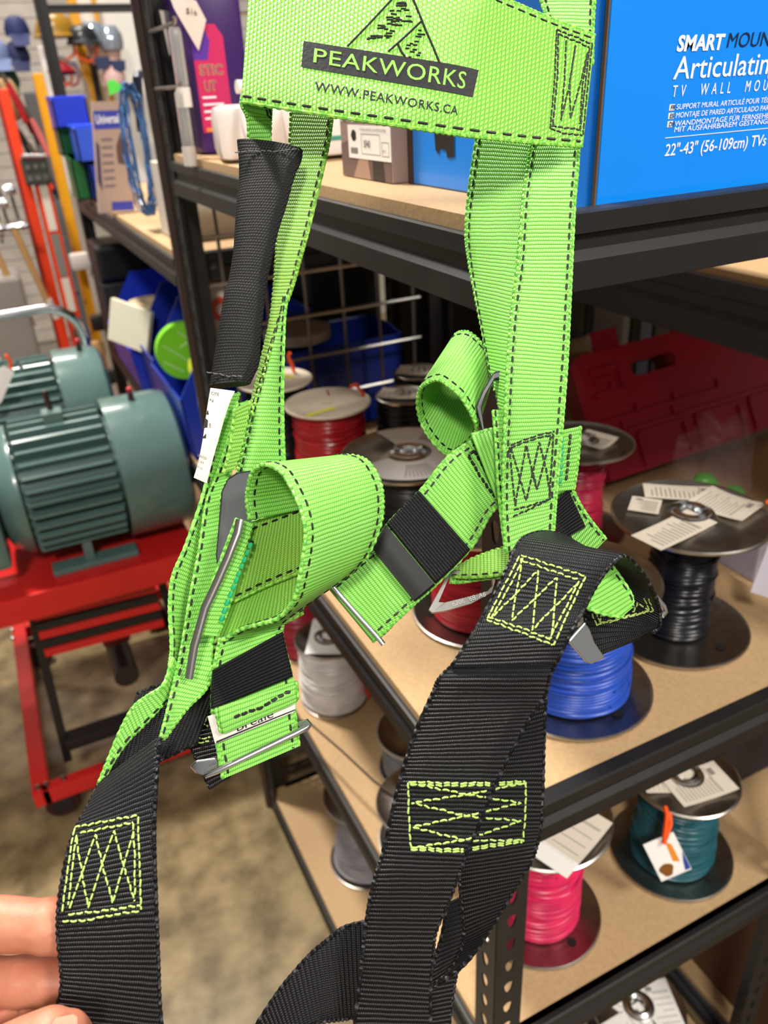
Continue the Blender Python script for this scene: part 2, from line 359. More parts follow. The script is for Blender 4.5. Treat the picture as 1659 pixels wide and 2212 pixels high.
def paper(t, cx, cy, z, w, d, ang, m='paper', lines=11, mark=True, curl=0.0, name='paper_label'):
    """a printed paper label lying on a flange"""
    R = rot('Z', ang); b = B(); N = 8; vs = []
    for i in range(N + 1):
        for j in (0, 1):
            u = i / N - 0.5; p = R @ Vector((u * w, (j - 0.5) * d, 0)); vs.append((cx + p.x, cy + p.y, z + curl * (2 * u) ** 2))
    fs = [(2 * i, 2 * i + 1, 2 * i + 3, 2 * i + 2) for i in range(N)]
    k = len(vs); vs2 = vs + [(x, y, q + 0.0005) for x, y, q in vs]; fs2 = fs + [tuple(i + k for i in f[::-1]) for f in fs] + [(2 * i, 2 * i + 2, k + 2 * i + 2, k + 2 * i) for i in range(N)] + [(2 * i + 1, k + 2 * i + 1, k + 2 * i + 3, 2 * i + 3) for i in range(N)] + [(0, k, k + 1, 1), (2 * N, 2 * N + 1, k + 2 * N + 1, k + 2 * N)]
    o = b.add(vs2, fs2).build(name, m, t)
    b = B(); rnd = random.Random(int(abs(cx) * 1e5))
    def q(u0, u1, v0, v1):
        b.add([tuple(Vector((cx, cy, z + 0.0008 + curl * (2 * u) ** 2)) + R @ Vector((u * w, v * d, 0))) for u, v in ((u0, v0), (u1, v0), (u1, v1), (u0, v1))], [(0, 1, 2, 3)])
    for i in range(lines):
        u = -0.40 + 0.62 * i / max(1, lines - 1); q(u, u + 0.014, -0.40, -0.40 + 0.4 + 0.38 * rnd.random())
    if mark: q(0.28, 0.37, 0.12, 0.34)
    q(0.25, 0.262, -0.42, 0.42)
    b.build('print', 'print_grey', o)['kind'] = 'stuff'
    return o

s = spool('black wire spool with four paper labels on its steel top', 0.647, 0.566, ZM, 0.158, 0.0885, 0.0385, 0.033, (20, 22, 30), seed=1, hub=0.022, rough=0.25)
for cx, cy, w_, d_, a, c in ((0.602, 0.545, 0.095, 0.04, 8, .001), (0.672, 0.607, 0.085, 0.036, -38, .001), (0.693, 0.558, 0.066, 0.056, -75, .003), (0.615, 0.605, 0.036, 0.034, 40, 0)):
    paper(s, cx, cy, ZM + 0.1605, w_, d_, a, curl=c)
b = B(); tie = [(0.728, 0.53, ZM + 0.166), (0.735, 0.523, ZM + 0.16), (0.732, 0.518, ZM + 0.145), (0.73, 0.517, ZM + 0.13)]
b.tube(tie, 0.003, 6).tube([(0.72, 0.525, ZM + 0.172), (0.738, 0.532, ZM + 0.163)], 0.003, 6); b.build('orange_tie', mat('orange_tie', srgb(255, 92, 24), 0.5), s, True)
pA = Vector((0.73, 0.517, ZM + 0.128)); b = B().prism([pA + Vector((dx * 0.8, dx * -0.6, dz)) for dx, dz in ((-0.002, 0), (0.014, -0.002), (0.010, -0.085), (-0.012, -0.078))], (0.6, 0.8, 0), 0.0008); b.build('hang_tag', mat('tag_lilac', srgb(214, 210, 226), 0.5), s)

s = spool('bright blue wire spool with a grey steel top and sticker', 0.468, 0.5385, ZM, 0.147, 0.084, 0.060, 0.045, (42, 82, 190), seed=2, rough=0.3, bulge=0.004, rfb=0.0895)
paper(s, 0.478, 0.60, ZM + 0.1495, 0.05, 0.036, -32, curl=.002)
s = spool('red wire spool half hidden behind the grey D-shaped plate', 0.453, 0.712, ZM, 0.145, 0.083, 0.054, 0.045, (206, 24, 46), seed=3, bulge=0.004)
s = spool('wide black wire spool topped by a large white sheet, chrome hub', 0.462, 0.909, ZM, 0.147, 0.097, 0.075, 0.072, (18, 19, 22), seed=4, hub=0.026)
b = B(); vs = []
for i in range(29):
    a = math.radians(-175 + i * 9.6)
    for r in (0.033, 0.089): vs.append((0.462 + r * math.cos(a), 0.909 + r * math.sin(a), ZM + 0.1492))
b.add(vs, [(2 * i, 2 * i + 1, 2 * i + 3, 2 * i + 2) for i in range(28)])
o = b.build('paper_sheet', 'paper_white', s); md = o.modifiers.new('thick', 'SOLIDIFY'); md.thickness = 0.0005
b = B()
for i in range(9):
    for a0, w0 in ((-120, .012), (10, .010)):
        a = math.radians(a0 + i * 4); c, d = Vector((math.cos(a), math.sin(a), 0)), Vector((-math.sin(a), math.cos(a), 0)); q = Vector((0.462, 0.909, ZM + 0.1500))
        b.add([q + c * .045 - d * .0006, q + c * (.07 + w0) - d * .0006, q + c * (.07 + w0) + d * .0006, q + c * .045 + d * .0006], [(0, 1, 2, 3)])
b.build('print', 'print_grey', o)['kind'] = 'stuff'
s = spool('red wire spool with a cream card top and yellow tape', 0.444, 1.163, ZM, 0.147, 0.0725, 0.058, 0.056, (172, 26, 36), flange='card', seed=5, nl=20, rough=0.25)
def tape(t, c, d, w_, z): 
    c = Vector((c[0], c[1], z)); d = Vector((d[0], d[1], 0)); n = Vector((-d.y, d.x, 0)).normalized() * w_
    B().add([c - d - n, c + d - n, c + d + n, c - d + n, c - d - n + Vector((0, 0, .0006)), c + d - n + Vector((0, 0, .0006)), c + d + n + Vector((0, 0, .0006)), c - d + n + Vector((0, 0, .0006))], [(0, 3, 2, 1), (4, 5, 6, 7), (0, 1, 5, 4), (1, 2, 6, 5), (2, 3, 7, 6), (3, 0, 4, 7)]).build('tape_strip', mat('tape_yellow', srgb(228, 226, 20), 0.5), t)
tape(s, (0.418, 1.128), (0.027, 0.004), 0.004, ZM + 0.1472)
B().tube([(0.50, 1.19, ZM + 0.155), (0.503, 1.175, ZM + 0.163), (0.508, 1.16, ZM + 0.15), (0.505, 1.15, ZM + 0.135)], 0.0035, 6).build('orange_tie', 'orange_tie', s, True)
B().tube([(0.458, 1.19, ZM + 0.148), (0.465, 1.215, ZM + 0.148)], 0.0015, 6).build('red_wire_end', 'wire_172_26_36', s, True)
s = spool('black wire spool with a cream card top, behind the red one', 0.405, 1.315, ZM, 0.150, 0.068, 0.056, 0.054, (16, 17, 19), flange='card', seed=6, nl=18)
tape(s, (0.425, 1.325), (0.014, -0.018), 0.004, ZM + 0.1502)
B().tube([(0.45, 1.335, ZM + 0.148), (0.447, 1.335, ZM + 0.165), (0.44, 1.33, ZM + 0.182), (0.442, 1.325, ZM + 0.19)], 0.0035, 6).build('orange_tie', 'orange_tie', s, True)
s = spool('crimson wire spool with a steel top, behind the black spool', 0.69, 0.815, ZM, 0.147, 0.075, 0.036, 0.033, (190, 36, 72), seed=7)
paper(s, 0.70, 0.80, ZM + 0.1495, 0.05, 0.05, 20, curl=.004); paper(s, 0.665, 0.835, ZM + 0.1495, 0.05, 0.04, 60, curl=.002)
for lab, x, y, h_, seed in (('black wire spool with a paper label, right of the cream card top', 0.565, 1.125, 0.147, 8), ('black wire spool with a paper label, farthest back by the grid', 0.645, 1.215, 0.147, 9)):
    s = spool(lab, x, y, ZM, h_, 0.046, 0.042, 0.042, (17, 18, 20), seed=seed, nl=16, hub=0.012); paper(s, x - 0.004, y, ZM + h_ + 0.0022, 0.07, 0.045, -40, lines=5, curl=.002)

s = spool('white wire spool with a white sheet on its top', 0.372, 1.066, ZL, 0.138, 0.0615, 0.056, 0.05, (226, 220, 216), seed=10, nl=18, bulge=0.003)
paper(s, 0.372, 1.066, ZL + 0.1405, 0.10, 0.07, 60, 'paper_white', 0, False)
b = B().box((0.4125, 1.0, ZL + 0.03), (0.4145, 1.02, ZL + 0.085)); b.build('red_sticker', mat('sticker_red', srgb(214, 52, 24), 0.5), s)
s = spool('dark red wire spool behind the white wire spool', 0.372, 1.245, ZL, 0.138, 0.062, 0.055, 0.052, (158, 40, 54), seed=11, nl=18)
s = spool('wire spool with a pale steel top and white paper, under the middle beam', 0.427, 0.842, ZL, 0.0815, 0.066, 0.054, 0.052, (120, 120, 124), seed=12, nl=14)
paper(s, 0.438, 0.852, ZL + 0.0837, 0.06, 0.045, 50, 'paper_white', 0, False)
s = spool('wire spool with a bare grey steel top and a loose wire end', 0.370, 0.712, ZL, 0.0815, 0.072, 0.055, 0.053, (96, 92, 86), seed=13, nl=14)
B().tube([(0.335, 0.735, ZL + 0.084), (0.318, 0.775, ZL + 0.088), (0.300, 0.85, ZL + 0.09), (0.282, 0.95, ZL + 0.075), (0.276, 0.99, ZL + 0.05)], 0.002, 6).build('loose_wire', mat('loose_wire', srgb(70, 60, 48), 0.4), s, True)
s = spool('hot pink wire spool behind the slotted corner post', 0.445, 0.541, ZL, 0.190, 0.0845, 0.052, 0.048, (226, 44, 96), seed=14, nl=34)
paper(s, 0.460, 0.502, ZL + 0.1925, 0.075, 0.062, 20, lines=4, mark=False, curl=.002); paper(s, 0.415, 0.486, ZL + 0.1930, 0.03, 0.062, 20, 'paper_white', 0, False)
s = spool('teal green wire spool with a printed hang tag', 0.669, 0.528, ZL, 0.152, 0.073, 0.055, 0.046, (34, 92, 104), seed=15, nl=32, rfb=0.085)
paper(s, 0.672, 0.505, ZL + 0.1545, 0.085, 0.052, -8, curl=.002); paper(s, 0.628, 0.530, ZL + 0.1545, 0.042, 0.03, -28, lines=5); paper(s, 0.705, 0.56, ZL + 0.1545, 0.062, 0.03, 28, lines=4)
c0 = Vector((0.600, 0.487, ZL + 0.152))
B().tube([c0 + Vector(p) for p in ((0.006, 0.01, 0.004), (0, 0, 0.002), (-0.006, -0.006, -0.012), (-0.008, -0.008, -0.026))], 0.003, 6).tube([c0 + Vector(p) for p in ((0.008, 0.004, 0.0), (0.004, -0.004, -0.012), (-0.004, -0.008, -0.024), (-0.01, -0.01, -0.034))], 0.003, 6).build('orange_tie', 'orange_tie', s, True)
ux, uz = Vector((0.86, -0.30, 0.40)).normalized(), Vector((0.30, 0.25, 0.92)).normalized(); nn = ux.cross(uz).normalized(); uz = nn.cross(ux)
pc = c0 + Vector((-0.006, -0.016, -0.055))
tagp = lambda u, v, l=0: pc + ux * u + uz * v + nn * l
ht = B().prism([tagp(-0.021, -0.028), tagp(0.021, -0.028), tagp(0.021, 0.028), tagp(-0.021, 0.028)], nn, 0.0008).build('hang_tag', 'paper_white', s)
def blot(par, pts, m, name='print'):
    k = len(pts); B().add(pts, [tuple(range(k))]).build(name, m, par)
blot(ht, [tagp(-0.008 + 0.009 * math.cos(a) * (1 + .2 * math.sin(3 * a)), -0.016 + 0.009 * math.sin(a), 0.0008) for a in [i * PI / 8 for i in range(16)]], mat('print_brown', srgb(130, 78, 24), 0.6))
blot(ht, [tagp(0.006, 0.02, .0008), tagp(0.012, 0.014, .0008), tagp(0.012, -0.012, .0008), tagp(0.004, -0.008, .0008)], mat('print_orange', srgb(232, 140, 40), 0.6))
blot(ht, [tagp(0.013, -0.026, .0008), tagp(0.0205, -0.026, .0008), tagp(0.0205, 0.0, .0008), tagp(0.016, -0.012, .0008)], mat('print_blue', srgb(40, 66, 160), 0.6))

s = spool('pale grey wire spool on the bottom shelf, wire sagging', 0.425, 1.10, ZB, 0.20, 0.085, 0.072, 0.045, (150, 148, 156), seed=16, nl=20, bulge=0.002)
s = spool('wire spool under three white labels on the bottom shelf', 0.665, 0.53, ZB, 0.125, 0.078, 0.055, 0.05, (34, 60, 150), seed=17)
for x, y, a in ((0.63, 0.51, 0), (0.70, 0.515, 70), (0.66, 0.57, 20)): paper(s, x, y, ZB + 0.1275, 0.08, 0.05, a, 'paper_white', 6)

# ------------------------------------------------------------------ boxes on the top shelf
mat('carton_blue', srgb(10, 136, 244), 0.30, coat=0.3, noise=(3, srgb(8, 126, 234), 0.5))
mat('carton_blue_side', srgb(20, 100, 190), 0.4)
mat('ink_white', srgb(244, 246, 250), 0.5); mat('ink_navy', srgb(14, 28, 64), 0.5)
BX, BY, BW, BD, BH = 0.3745, 0.445, 0.36, 0.115, 0.20
t = tag(thing('carton', 'large bright blue carton with white lettering for a wall mount', 'box', (BX, BY, ZT)), 'large bright blue carton with white lettering for a wall mount', 'box')
B().bbox((BX, BY, ZT + 0.0006), (BX + BW, BY + BD, ZT + BH), 0.0012).build('body', 'carton_blue', t)
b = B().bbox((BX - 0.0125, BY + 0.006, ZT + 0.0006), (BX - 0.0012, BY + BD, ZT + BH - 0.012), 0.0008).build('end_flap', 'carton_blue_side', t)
B().box((BX - 0.0014, BY + 0.001, ZT + 0.001), (BX - 0.0002, BY + 0.004, ZT + BH)).build('cardboard_edge', mat('kraft_edge', srgb(96, 74, 56), 0.8), t)
fx, fz = (1, 0, 0), (0, 0, 1)
def on_box(txt, x, z, size, m, **k): text_on('lettering', txt, (x, BY - 0.0002, z), fx, fz, size, m, t, lift=0.0003, **k)
on_box('SMART', 0.4295, 1.5895, 0.0122, 'ink_white', bold=0.035, width=0.0415, shear=0.12)
on_box('MOUNT', 0.4725, 1.5903, 0.0122, 'ink_navy', width=0.050, shear=0.12)
on_box('Articulating', 0.4295, 1.5735, 0.0188, 'ink_white', bold=0.004, width=0.096, shear=0.06)
on_box('TV  WALL  MOUNT', 0.4300, 1.5632, 0.0098, 'ink_white', spacing=1.9, width=0.104, shear=0.1)
for k, (cc, tx, ww) in enumerate((('FR', 'SUPPORT MURAL ARTICUL\u00c9 POUR T\u00c9L\u00c9VISEURS', 0.106), ('ES', 'MONTAJE DE PARED ARTICULADO PARA TV', 0.098), ('DE', 'WANDMONTAGE F\u00dcR FERNSEHER', 0.092))):
    z = 1.5556 - k * 0.0050
    B().box((0.4292, BY - 0.0004, z - 0.0004), (0.4338, BY - 0.0001, z + 0.0033)).build('badge', 'ink_white', t)
    text_on('lettering', cc, (0.4299, BY - 0.0004, z + 0.0002), fx, fz, 0.0038, 'ink_navy', t, bold=0.02, shear=0.1)
    on_box(tx, 0.4352, z, 0.0046, 'ink_white', width=ww, shear=0.1)
on_box('MIT AUSFAHRBAREM GEST\u00c4NGE', 0.4352, 1.5419, 0.0046, 'ink_white', width=0.091, shear=0.1)
B().box((0.4285, BY - 0.0004, 1.5386), (0.531, BY - 0.0001, 1.5390)).build('rule', 'ink_white', t)
on_box('22"-43" (56-109cm) TVs', 0.4292, 1.5276, 0.0106, 'ink_white', bold=0.006, width=0.096, shear=0.1)

t = thing('carton', 'blue carton with a dark bracket pictured on its side', 'box', (0.36, 0.6, ZT))
B().bbox((0.3585, 0.572, ZT + 0.0006), (0.52, 0.676, ZT + 0.16), 0.0012).build('body', 'carton_blue', t)
X = 0.3582; up = lambda y, z: (X - 0.0004, y, ZT + z)
mat('print_dark', srgb(34, 30, 34), 0.5)
blot(t, [up(0.640, 0.075), up(0.634, 0.030), up(0.628, 0.027), up(0.627, 0.032), up(0.616, 0.030), up(0.615, 0.025), up(0.603, 0.026), up(0.605, 0.075)], 'print_dark', 'printed_bracket')
blot(t, [(X - .0008, 0.637, ZT + .06), (X - .0008, 0.634, ZT + .045), (X - .0008, 0.631, ZT + .06)], 'carton_blue', 'printed_slot'); blot(t, [(X - .0008, 0.611, ZT + .06), (X - .0008, 0.607, ZT + .045), (X - .0008, 0.606, ZT + .06)], 'carton_blue', 'printed_slot')
B().box((0.3575, 0.676, ZT + 0.0006), (0.50, 0.684, ZT + 0.158)).build('spine', mat('spine_brown', srgb(58, 44, 40), 0.5), t)

t = thing('carton', 'carton printed with a room photograph and a white price label', 'box', (0.35, 0.74, ZT))
B().bbox((0.3448, 0.690, ZT + 0.0006), (0.50, 0.803, ZT + 0.15), 0.001).build('body', mat('photo_base', srgb(150, 128, 122), 0.4), t)
P = lambda y, z, l=0.0003: (0.3448 - l, y, ZT + z)
rnd = random.Random(4)
for k in range(11):
    y = 0.802 - k * 0.0085; c = [srgb(196, 186, 188), srgb(120, 102, 100), srgb(168, 152, 150)][k % 3]
    blot(t, [P(y, 0.05), P(y - 0.0075, 0.05), P(y - 0.0075, 0.149), P(y, 0.149)], mat('curtain_%d' % (k % 3), c, 0.5), 'printed_curtain')
blot(t, [P(0.802, 0.001), P(0.692, 0.001), P(0.692, 0.03), P(0.745, 0.042), P(0.802, 0.03)], mat('print_floor', srgb(112, 92, 90), 0.5), 'printed_floor')
blot(t, [P(0.775, 0.001, .0005), P(0.735, 0.001, .0005), P(0.745, 0.036, .0005)], mat('print_rug', srgb(172, 142, 126), 0.5), 'printed_rug')
blot(t, [P(0.73, 0.001, .0006), P(0.705, 0.001, .0006), P(0.708, 0.018, .0006), P(0.716, 0.028, .0006), P(0.73, 0.026, .0006)], mat('print_dark2', srgb(52, 44, 46), 0.5), 'printed_chair')
lb = B().box((0.3440, 0.6905, ZT + 0.0185), (0.3446, 0.7825, ZT + 0.0475)).build('price_label', 'paper_white', t)
LX = 0.34385
text_on('lettering', '$940', (LX, 0.746, ZT + 0.029), (0, -1, 0), fz, 0.009, 'ink', lb, width=0.014)
text_on('lettering', 'TV WALL MOUNT 22-43 ARTICULATING', (LX, 0.754, ZT + 0.043), (0, -1, 0), fz, 0.003, 'ink', lb, width=0.056)
bb = B()
for a, c in (((0.752, 0.023), (0.712, 0.040)), ((0.708, 0.0225), (0.694, 0.034))):
    y0, z0 = a; y1, z1 = c
    for p, q in (((y0, z0), (y1, z0 + .0004)), ((y0, z1), (y1, z1 + .0004)), ((y0, z0), (y0 - .0005, z1)), ((y1, z0), (y1 - .0005, z1))):
        bb.add([(LX, p[0], ZT + p[1]), (LX, q[0], ZT + p[1]), (LX, q[0], ZT + q[1]), (LX, p[0], ZT + q[1])], [(0, 1, 2, 3)])
for k in range(8): bb.add([(LX, 0.777 - k * .0021, ZT + .0225), (LX, 0.7758 - k * .0021, ZT + .0225), (LX, 0.7758 - k * .0021, ZT + .028), (LX, 0.777 - k * .0021, ZT + .028)], [(0, 1, 2, 3)])
bb.build('barcode', 'ink', lb)['kind'] = 'stuff'
blot(lb, [(LX, 0.769 + .006 * math.cos(a) * (1 + .12 * math.cos(5 * a)), ZT + 0.0385 + .005 * math.sin(a)) for a in [i * PI / 9 for i in range(18)]], 'print_dark', 'emblem')
text_on('lettering', 'QTY 1', (LX, 0.706, ZT + 0.026), (0, -1, 0), fz, 0.003, 'ink', lb)

# purple jug
t = thing('jug', 'purple plastic jug with a pink label beside the white hose set', 'bottle', (0.385, 1.30, ZT))
mat('jug_purple', srgb(58, 26, 92), 0.28); mat('jug_pink', srgb(196, 30, 92), 0.4)
B().bbox((0.318, 1.262, ZT + 0.0005), (0.405, 1.375, ZT + 0.215), 0.012).bbox((0.335, 1.285, ZT + 0.2), (0.39, 1.355, ZT + 0.245), 0.02).lathe([(0.016, 0.23), (0.016, 0.285), (0.0, 0.285)], (0.362, 1.32, ZT), 20).build('body', 'jug_purple', t, True)
JY = 1.2618
lb = B().add([(0.326, JY, ZT + 0.03), (0.372, JY, ZT + 0.03), (0.372, JY, ZT + 0.15), (0.362, JY, ZT + 0.165), (0.326, JY, ZT + 0.165)], [(0, 1, 2, 3, 4)]).build('label', 'jug_pink', t)
blot(lb, [(0.326, JY - .0003, ZT + .122), (0.346, JY - .0003, ZT + .122), (0.352, JY - .0003, ZT + .145), (0.344, JY - .0003, ZT + .165), (0.326, JY - .0003, ZT + .165)], mat('jug_violet', srgb(88, 40, 150), 0.4), 'emblem')
text_on('lettering', 'STIC', (0.332, JY - .0004, ZT + 0.104), fx, fz, 0.017, mat('ink_orange', srgb(226, 150, 70), 0.5), lb, bold=0.05, width=0.034)
text_on('lettering', 'STIC', (0.3325, JY - .0006, ZT + 0.1043), fx, fz, 0.0165, mat('ink_violet', srgb(70, 36, 120), 0.5), lb, bold=0.0, width=0.033)
text_on('lettering', 'UT', (0.336, JY - .0004, ZT + 0.084), fx, fz, 0.017, 'ink_orange', lb, bold=0.05, width=0.018)
text_on('lettering', 'UT', (0.3365, JY - .0006, ZT + 0.0843), fx, fz, 0.0165, 'ink_violet', lb, width=0.0172)
for k, ww in enumerate((0.02, 0.03, 0.022, 0.036)):
    B().box((0.331, JY - .0005, ZT + 0.074 - k * .009), (0.331 + ww, JY - .0002, ZT + 0.0765 - k * .009)).build('print', 'ink_white', lb)
B().box((0.331, JY - .0005, ZT + 0.031), (0.36, JY - .0002, ZT + 0.036)).build('print', 'print_orange', lb)
text_on('lettering', '11(L', (0.352, JY - .0005, ZT + 0.012), fx, fz, 0.011, mat('ink_yellow', srgb(240, 220, 40), 0.5), t, bold=0.02)

# white hose set
t = thing('hose_set', 'white plastic hand shower set with a curled hose on the top shelf', 'shower', (0.40, 1.1, ZT))
mat('plastic_white', srgb(226, 216, 210), 0.28)
B().bbox((0.302, 1.06, ZT + 0.002), (0.40, 1.16, ZT + 0.066), 0.014, rot('Z', -12)).bbox((0.375, 1.0, ZT + 0.004), (0.47, 1.15, ZT + 0.064), 0.008).build('body', 'plastic_white', t, True)
B().tube([(0.34 + .012 * math.cos(a), 1.075, ZT + 0.078 + .004 * math.sin(a)) for a in (-2.0, -1, 0, .6)], 0.009, 10).tube([(0.328, 1.08, ZT + 0.086), (0.346, 1.08, ZT + 0.085)], 0.008, 10).build('nozzle', 'plastic_white', t, True)
B().tube([(0.345 + 0.022 * math.cos(a), 1.05 + .01 * math.sin(a), ZT + 0.045 + 0.042 * math.sin(a)) for a in [PI * 0.55 + i * PI / 10 for i in range(9)]], 0.0045, 10).build('hose_loop', 'plastic_white', t, True)
B().tube([(0.425 + 0.018 * math.cos(a), 0.99, ZT + 0.035 + 0.034 * math.sin(a)) for a in [PI * 0.45 - i * PI / 10 for i in range(9)]], 0.004, 10).build('hose_end', 'plastic_white', t, True)
B().box((0.3765, 0.999, ZT + 0.022), (0.4685, 1.0, ZT + 0.027)).build('stripe', mat('stripe_teal', srgb(60, 140, 120), 0.4), t)

# hang tags and hooks with clear tubes on the grid
t = tag(B().prism([(0.300, 1.25, 1.705), (0.336, 1.245, 1.69), (0.348, 1.25, 1.668), (0.333, 1.255, 1.632), (0.306, 1.25, 1.682)], (0.25, 1, 0), 0.0008).build('price_tag', mat('tag_pink', srgb(232, 212, 202), 0.6)), 'pale pink price tag hanging in front of the purple jug', 'tag')
text_on('print', '$16', (0.3205, 1.2485, 1.676), (0.95, -0.1, -0.2), (0.2, 0, 0.95), 0.010, 'ink', t)
for x, z, lab in ((0.2925, 1.598, 'clear tube with a bright cap on the upper grid hook'), (0.288, 1.525, 'clear tube with a white cap on the lower grid hook')):
    q = thing('clear_tube', lab, 'tube', (x, 1.21, z), 'clear tubes on grid hooks')
    B().lathe([(0.0, -.04), (0.0085, -.04), (0.0085, 0.035), (0.006, 0.04), (0, 0.04)], (x, 1.21, z + .02), 16).build('body', mat('clear_plastic', srgb(225, 225, 220), 0.12, trans=0.75, ior=1.3), q, True)
    B().lathe([(0.0, -.012), (0.0095, -.012), (0.0095, 0.012), (0, 0.012)], (x, 1.21, z - .022), 16).build('cap', 'plastic_white', q, True)
    B().tube([(0.318, 1.395, z + .064), (x, 1.36, z + .064), (x, 1.205, z + .064), (x, 1.20, z + .07)], 0.003, 6).build('hook', 'steel', q, True)
q = B().ring([(0.313, 1.37, 1.69), (0.337, 1.37, 1.685), (0.338, 1.37, 1.64), (0.318, 1.37, 1.632)], [(0.320, 1.37, 1.684), (0.328, 1.37, 1.682), (0.329, 1.37, 1.655), (0.322, 1.37, 1.655)], (0, 1, 0), 0.002).build('hang_hook_card', 'plastic_white')
tag(q, 'white U-shaped plastic hanger beside the dark post', 'hanger')

# ------------------------------------------------------------------ goods on the shelves behind
def bin_box(label, x0, x1, y0, y1, z0, h, col, lip=0.55, face='-X', group='plastic hopper bins'):
    """open hopper bin: low front lip, sloping cheeks"""
    t = thing('storage_bin', label, 'bin', ((x0 + x1) / 2, (y0 + y1) / 2, z0), group); m = mat('bin_%d_%d_%d' % col, srgb(*col), 0.32); w_ = 0.004; z1 = z0 + h; zl = z0 + h * lip
    if face == '-X':
        B().box((x0, y0, z0), (x1, y1, z0 + w_)).build('base', m, t); B().box((x1 - w_, y0, z0), (x1, y1, z1)).build('back', m, t)
        B().prism([(x0, y0, z0), (x0 - .012, y0, zl), (x0 - .012, y1, zl), (x0, y1, z0)], (1, 0, 0.1), w_).build('front_lip', m, t)
        d = (x1 - x0)
        for y in (y0 + w_ / 2, y1 - w_ / 2): B().prism([(x0, y, z0), (x1, y, z0), (x1, y, z1), (x0 + d * 0.25, y, z1), (x0 - .012, y, zl)], (0, 1, 0), w_).build('cheek', m, t)
        B().tube([(x0 + d * .25, y1, z1), (x1, y1, z1), (x1, y0, z1), (x0 + d * .25, y0, z1)], 0.004, 6).build('rim', m, t)
    else:
        B().box((x0, y0, z0), (x1, y1, z0 + w_)).build('base', m, t); B().box((x0, y1 - w_, z0), (x1, y1, z1)).build('back', m, t)
        B().box((x0, y0, z0), (x1, y0 + w_, zl)).build('front_lip', m, t)
        d = (y1 - y0)
        for x in (x0 + w_ / 2, x1 - w_ / 2): B().prism([(x, y0, z0), (x, y1, z0), (x, y1, z1), (x, y0 + d * 0.3, z1), (x, y0, zl)], (1, 0, 0), w_).build('cheek', m, t)
        B().tube([(x0, y0 + d * .3, z1), (x0, y1, z1), (x1, y1, z1), (x1, y0 + d * .3, z1)], 0.004, 6).build('rim', m, t)
    return t
BL, GN, DB = (36, 62, 200), (24, 92, 50), (22, 48, 140)
bin_box('blue hopper bin holding a cream card and a tape roll', 0.29, 0.60, 2.16, 2.54, 0.87, 0.245, BL, 0.45)
bin_box('blue hopper bin holding a lime green disc', 0.30, 0.60, 1.62, 1.92, 0.87, 0.285, (30, 56, 170), 0.5)
bin_box('dark blue hopper bin between the tape bin and the lime disc bin', 0.31, 0.60, 1.935, 2.145, 0.87, 0.28, (26, 46, 150), 0.5)
bin_box('blue bin standing behind the wire grid', 0.41, 0.735, 1.455, 1.61, 0.87, 0.255, DB, 0.98, '-Y')
bin_box('dark blue bin on the shelf edge above the other grid bins', 0.47, 0.78, 1.95, 2.3, 1.10, 0.2, (20, 38, 110), 0.9, '-Y')
tag(B().bbox((0.285, 2.56, 1.09), (0.56, 2.75, 1.195), 0.012).bbox((0.30, 2.575, 1.19), (0.545, 2.735, 1.197), 0.003).build('tool_case', mat('case_black', srgb(16, 17, 20), 0.45)), 'black plastic case above the blue bins', 'case')
tag(B().bbox((0.285, 2.56, 0.87), (0.56, 2.75, 1.085), 0.006).build('carton', mat('crate_dark', srgb(30, 30, 34), 0.6)), 'dark carton under the black plastic case', 'box')
tag(B().bbox((0.615, 1.66, 0.8685), (0.78, 1.93, 1.26), 0.01).build('crate', mat('crate_black', srgb(11, 16, 16), 0.5)), 'black crate behind the wire grid', 'crate')
# contents of the bins
c = Vector((0.287, 2.14, 1.055)); ux, uz = Vector((0.62, -0.72, -0.25)).normalized(), Vector((0.25, -0.10, 0.95)).normalized()
tag(B().prism([c + ux * u * .062 + uz * v * .055 for u, v in ((-1, -1), (1, -1), (1, 1), (-1, 1))], ux.cross(uz), 0.014).build('card_box', mat('cream', srgb(238, 230, 206), 0.6)), 'cream card box leaning out of the blue bin', 'box')
t = thing('tape_roll', 'beige tape roll lying in the blue bin', 'tape', (0.365, 2.22, 1.05))
B().lathe([(0.03, 0), (0.062, 0), (0.062, 0.05), (0.03, 0.05), (0.03, 0)], (0.365, 2.22, 1.045), 28, cap=False).build('body', mat('tape_beige', srgb(214, 196, 160), 0.5), t, True)
t = thing('abrasive_disc', 'lime green disc with white tile lines standing in a bin', 'disc', (0.335, 1.73, 1.02))
B().lathe([(0, -.012), (0.062, -.012), (0.062, .012), (0, .012)], (0.335, 1.73, 1.085), 32, 'Y').build('body', mat('lime', srgb(122, 206, 40), 0.5), t, True)
bb = B()
for (u0, v0, u1, v1) in ((-.045, .02, .0, -.02), (-.01, .045, .04, .0), (.0, -.02, .02, -.045), (-.01, .01, .01, .02), (-.05, -.015, -.01, -.045)): bb.tube([(0.335 + u0, 1.7175, 1.085 + v0), (0.335 + u1, 1.7175, 1.085 + v1)], 0.0018, 4)
bb.build('print_lines', mat('lime_line', srgb(190, 228, 160), 0.5), t)
tag(B().lathe([(0, -.02), (0.05, -.02), (0.05, .02), (0, .02)], (0.375, 1.655, 1.055), 28, 'Y').build('yellow_roll', mat('roll_yellow', srgb(214, 216, 60), 0.5)), 'yellow roll beside the lime green disc', 'roll')
t = thing('hose_reel', 'orange and blue reel hanging below the blue bins', 'reel', (0.30, 1.47, 0.80))
B().lathe([(0, -.03), (0.05, -.03), (0.05, .0), (0, .0)], (0.30, 1.47, 0.80), 24, 'Y').build('orange_side', mat('reel_orange', srgb(236, 132, 40), 0.4), t, True)
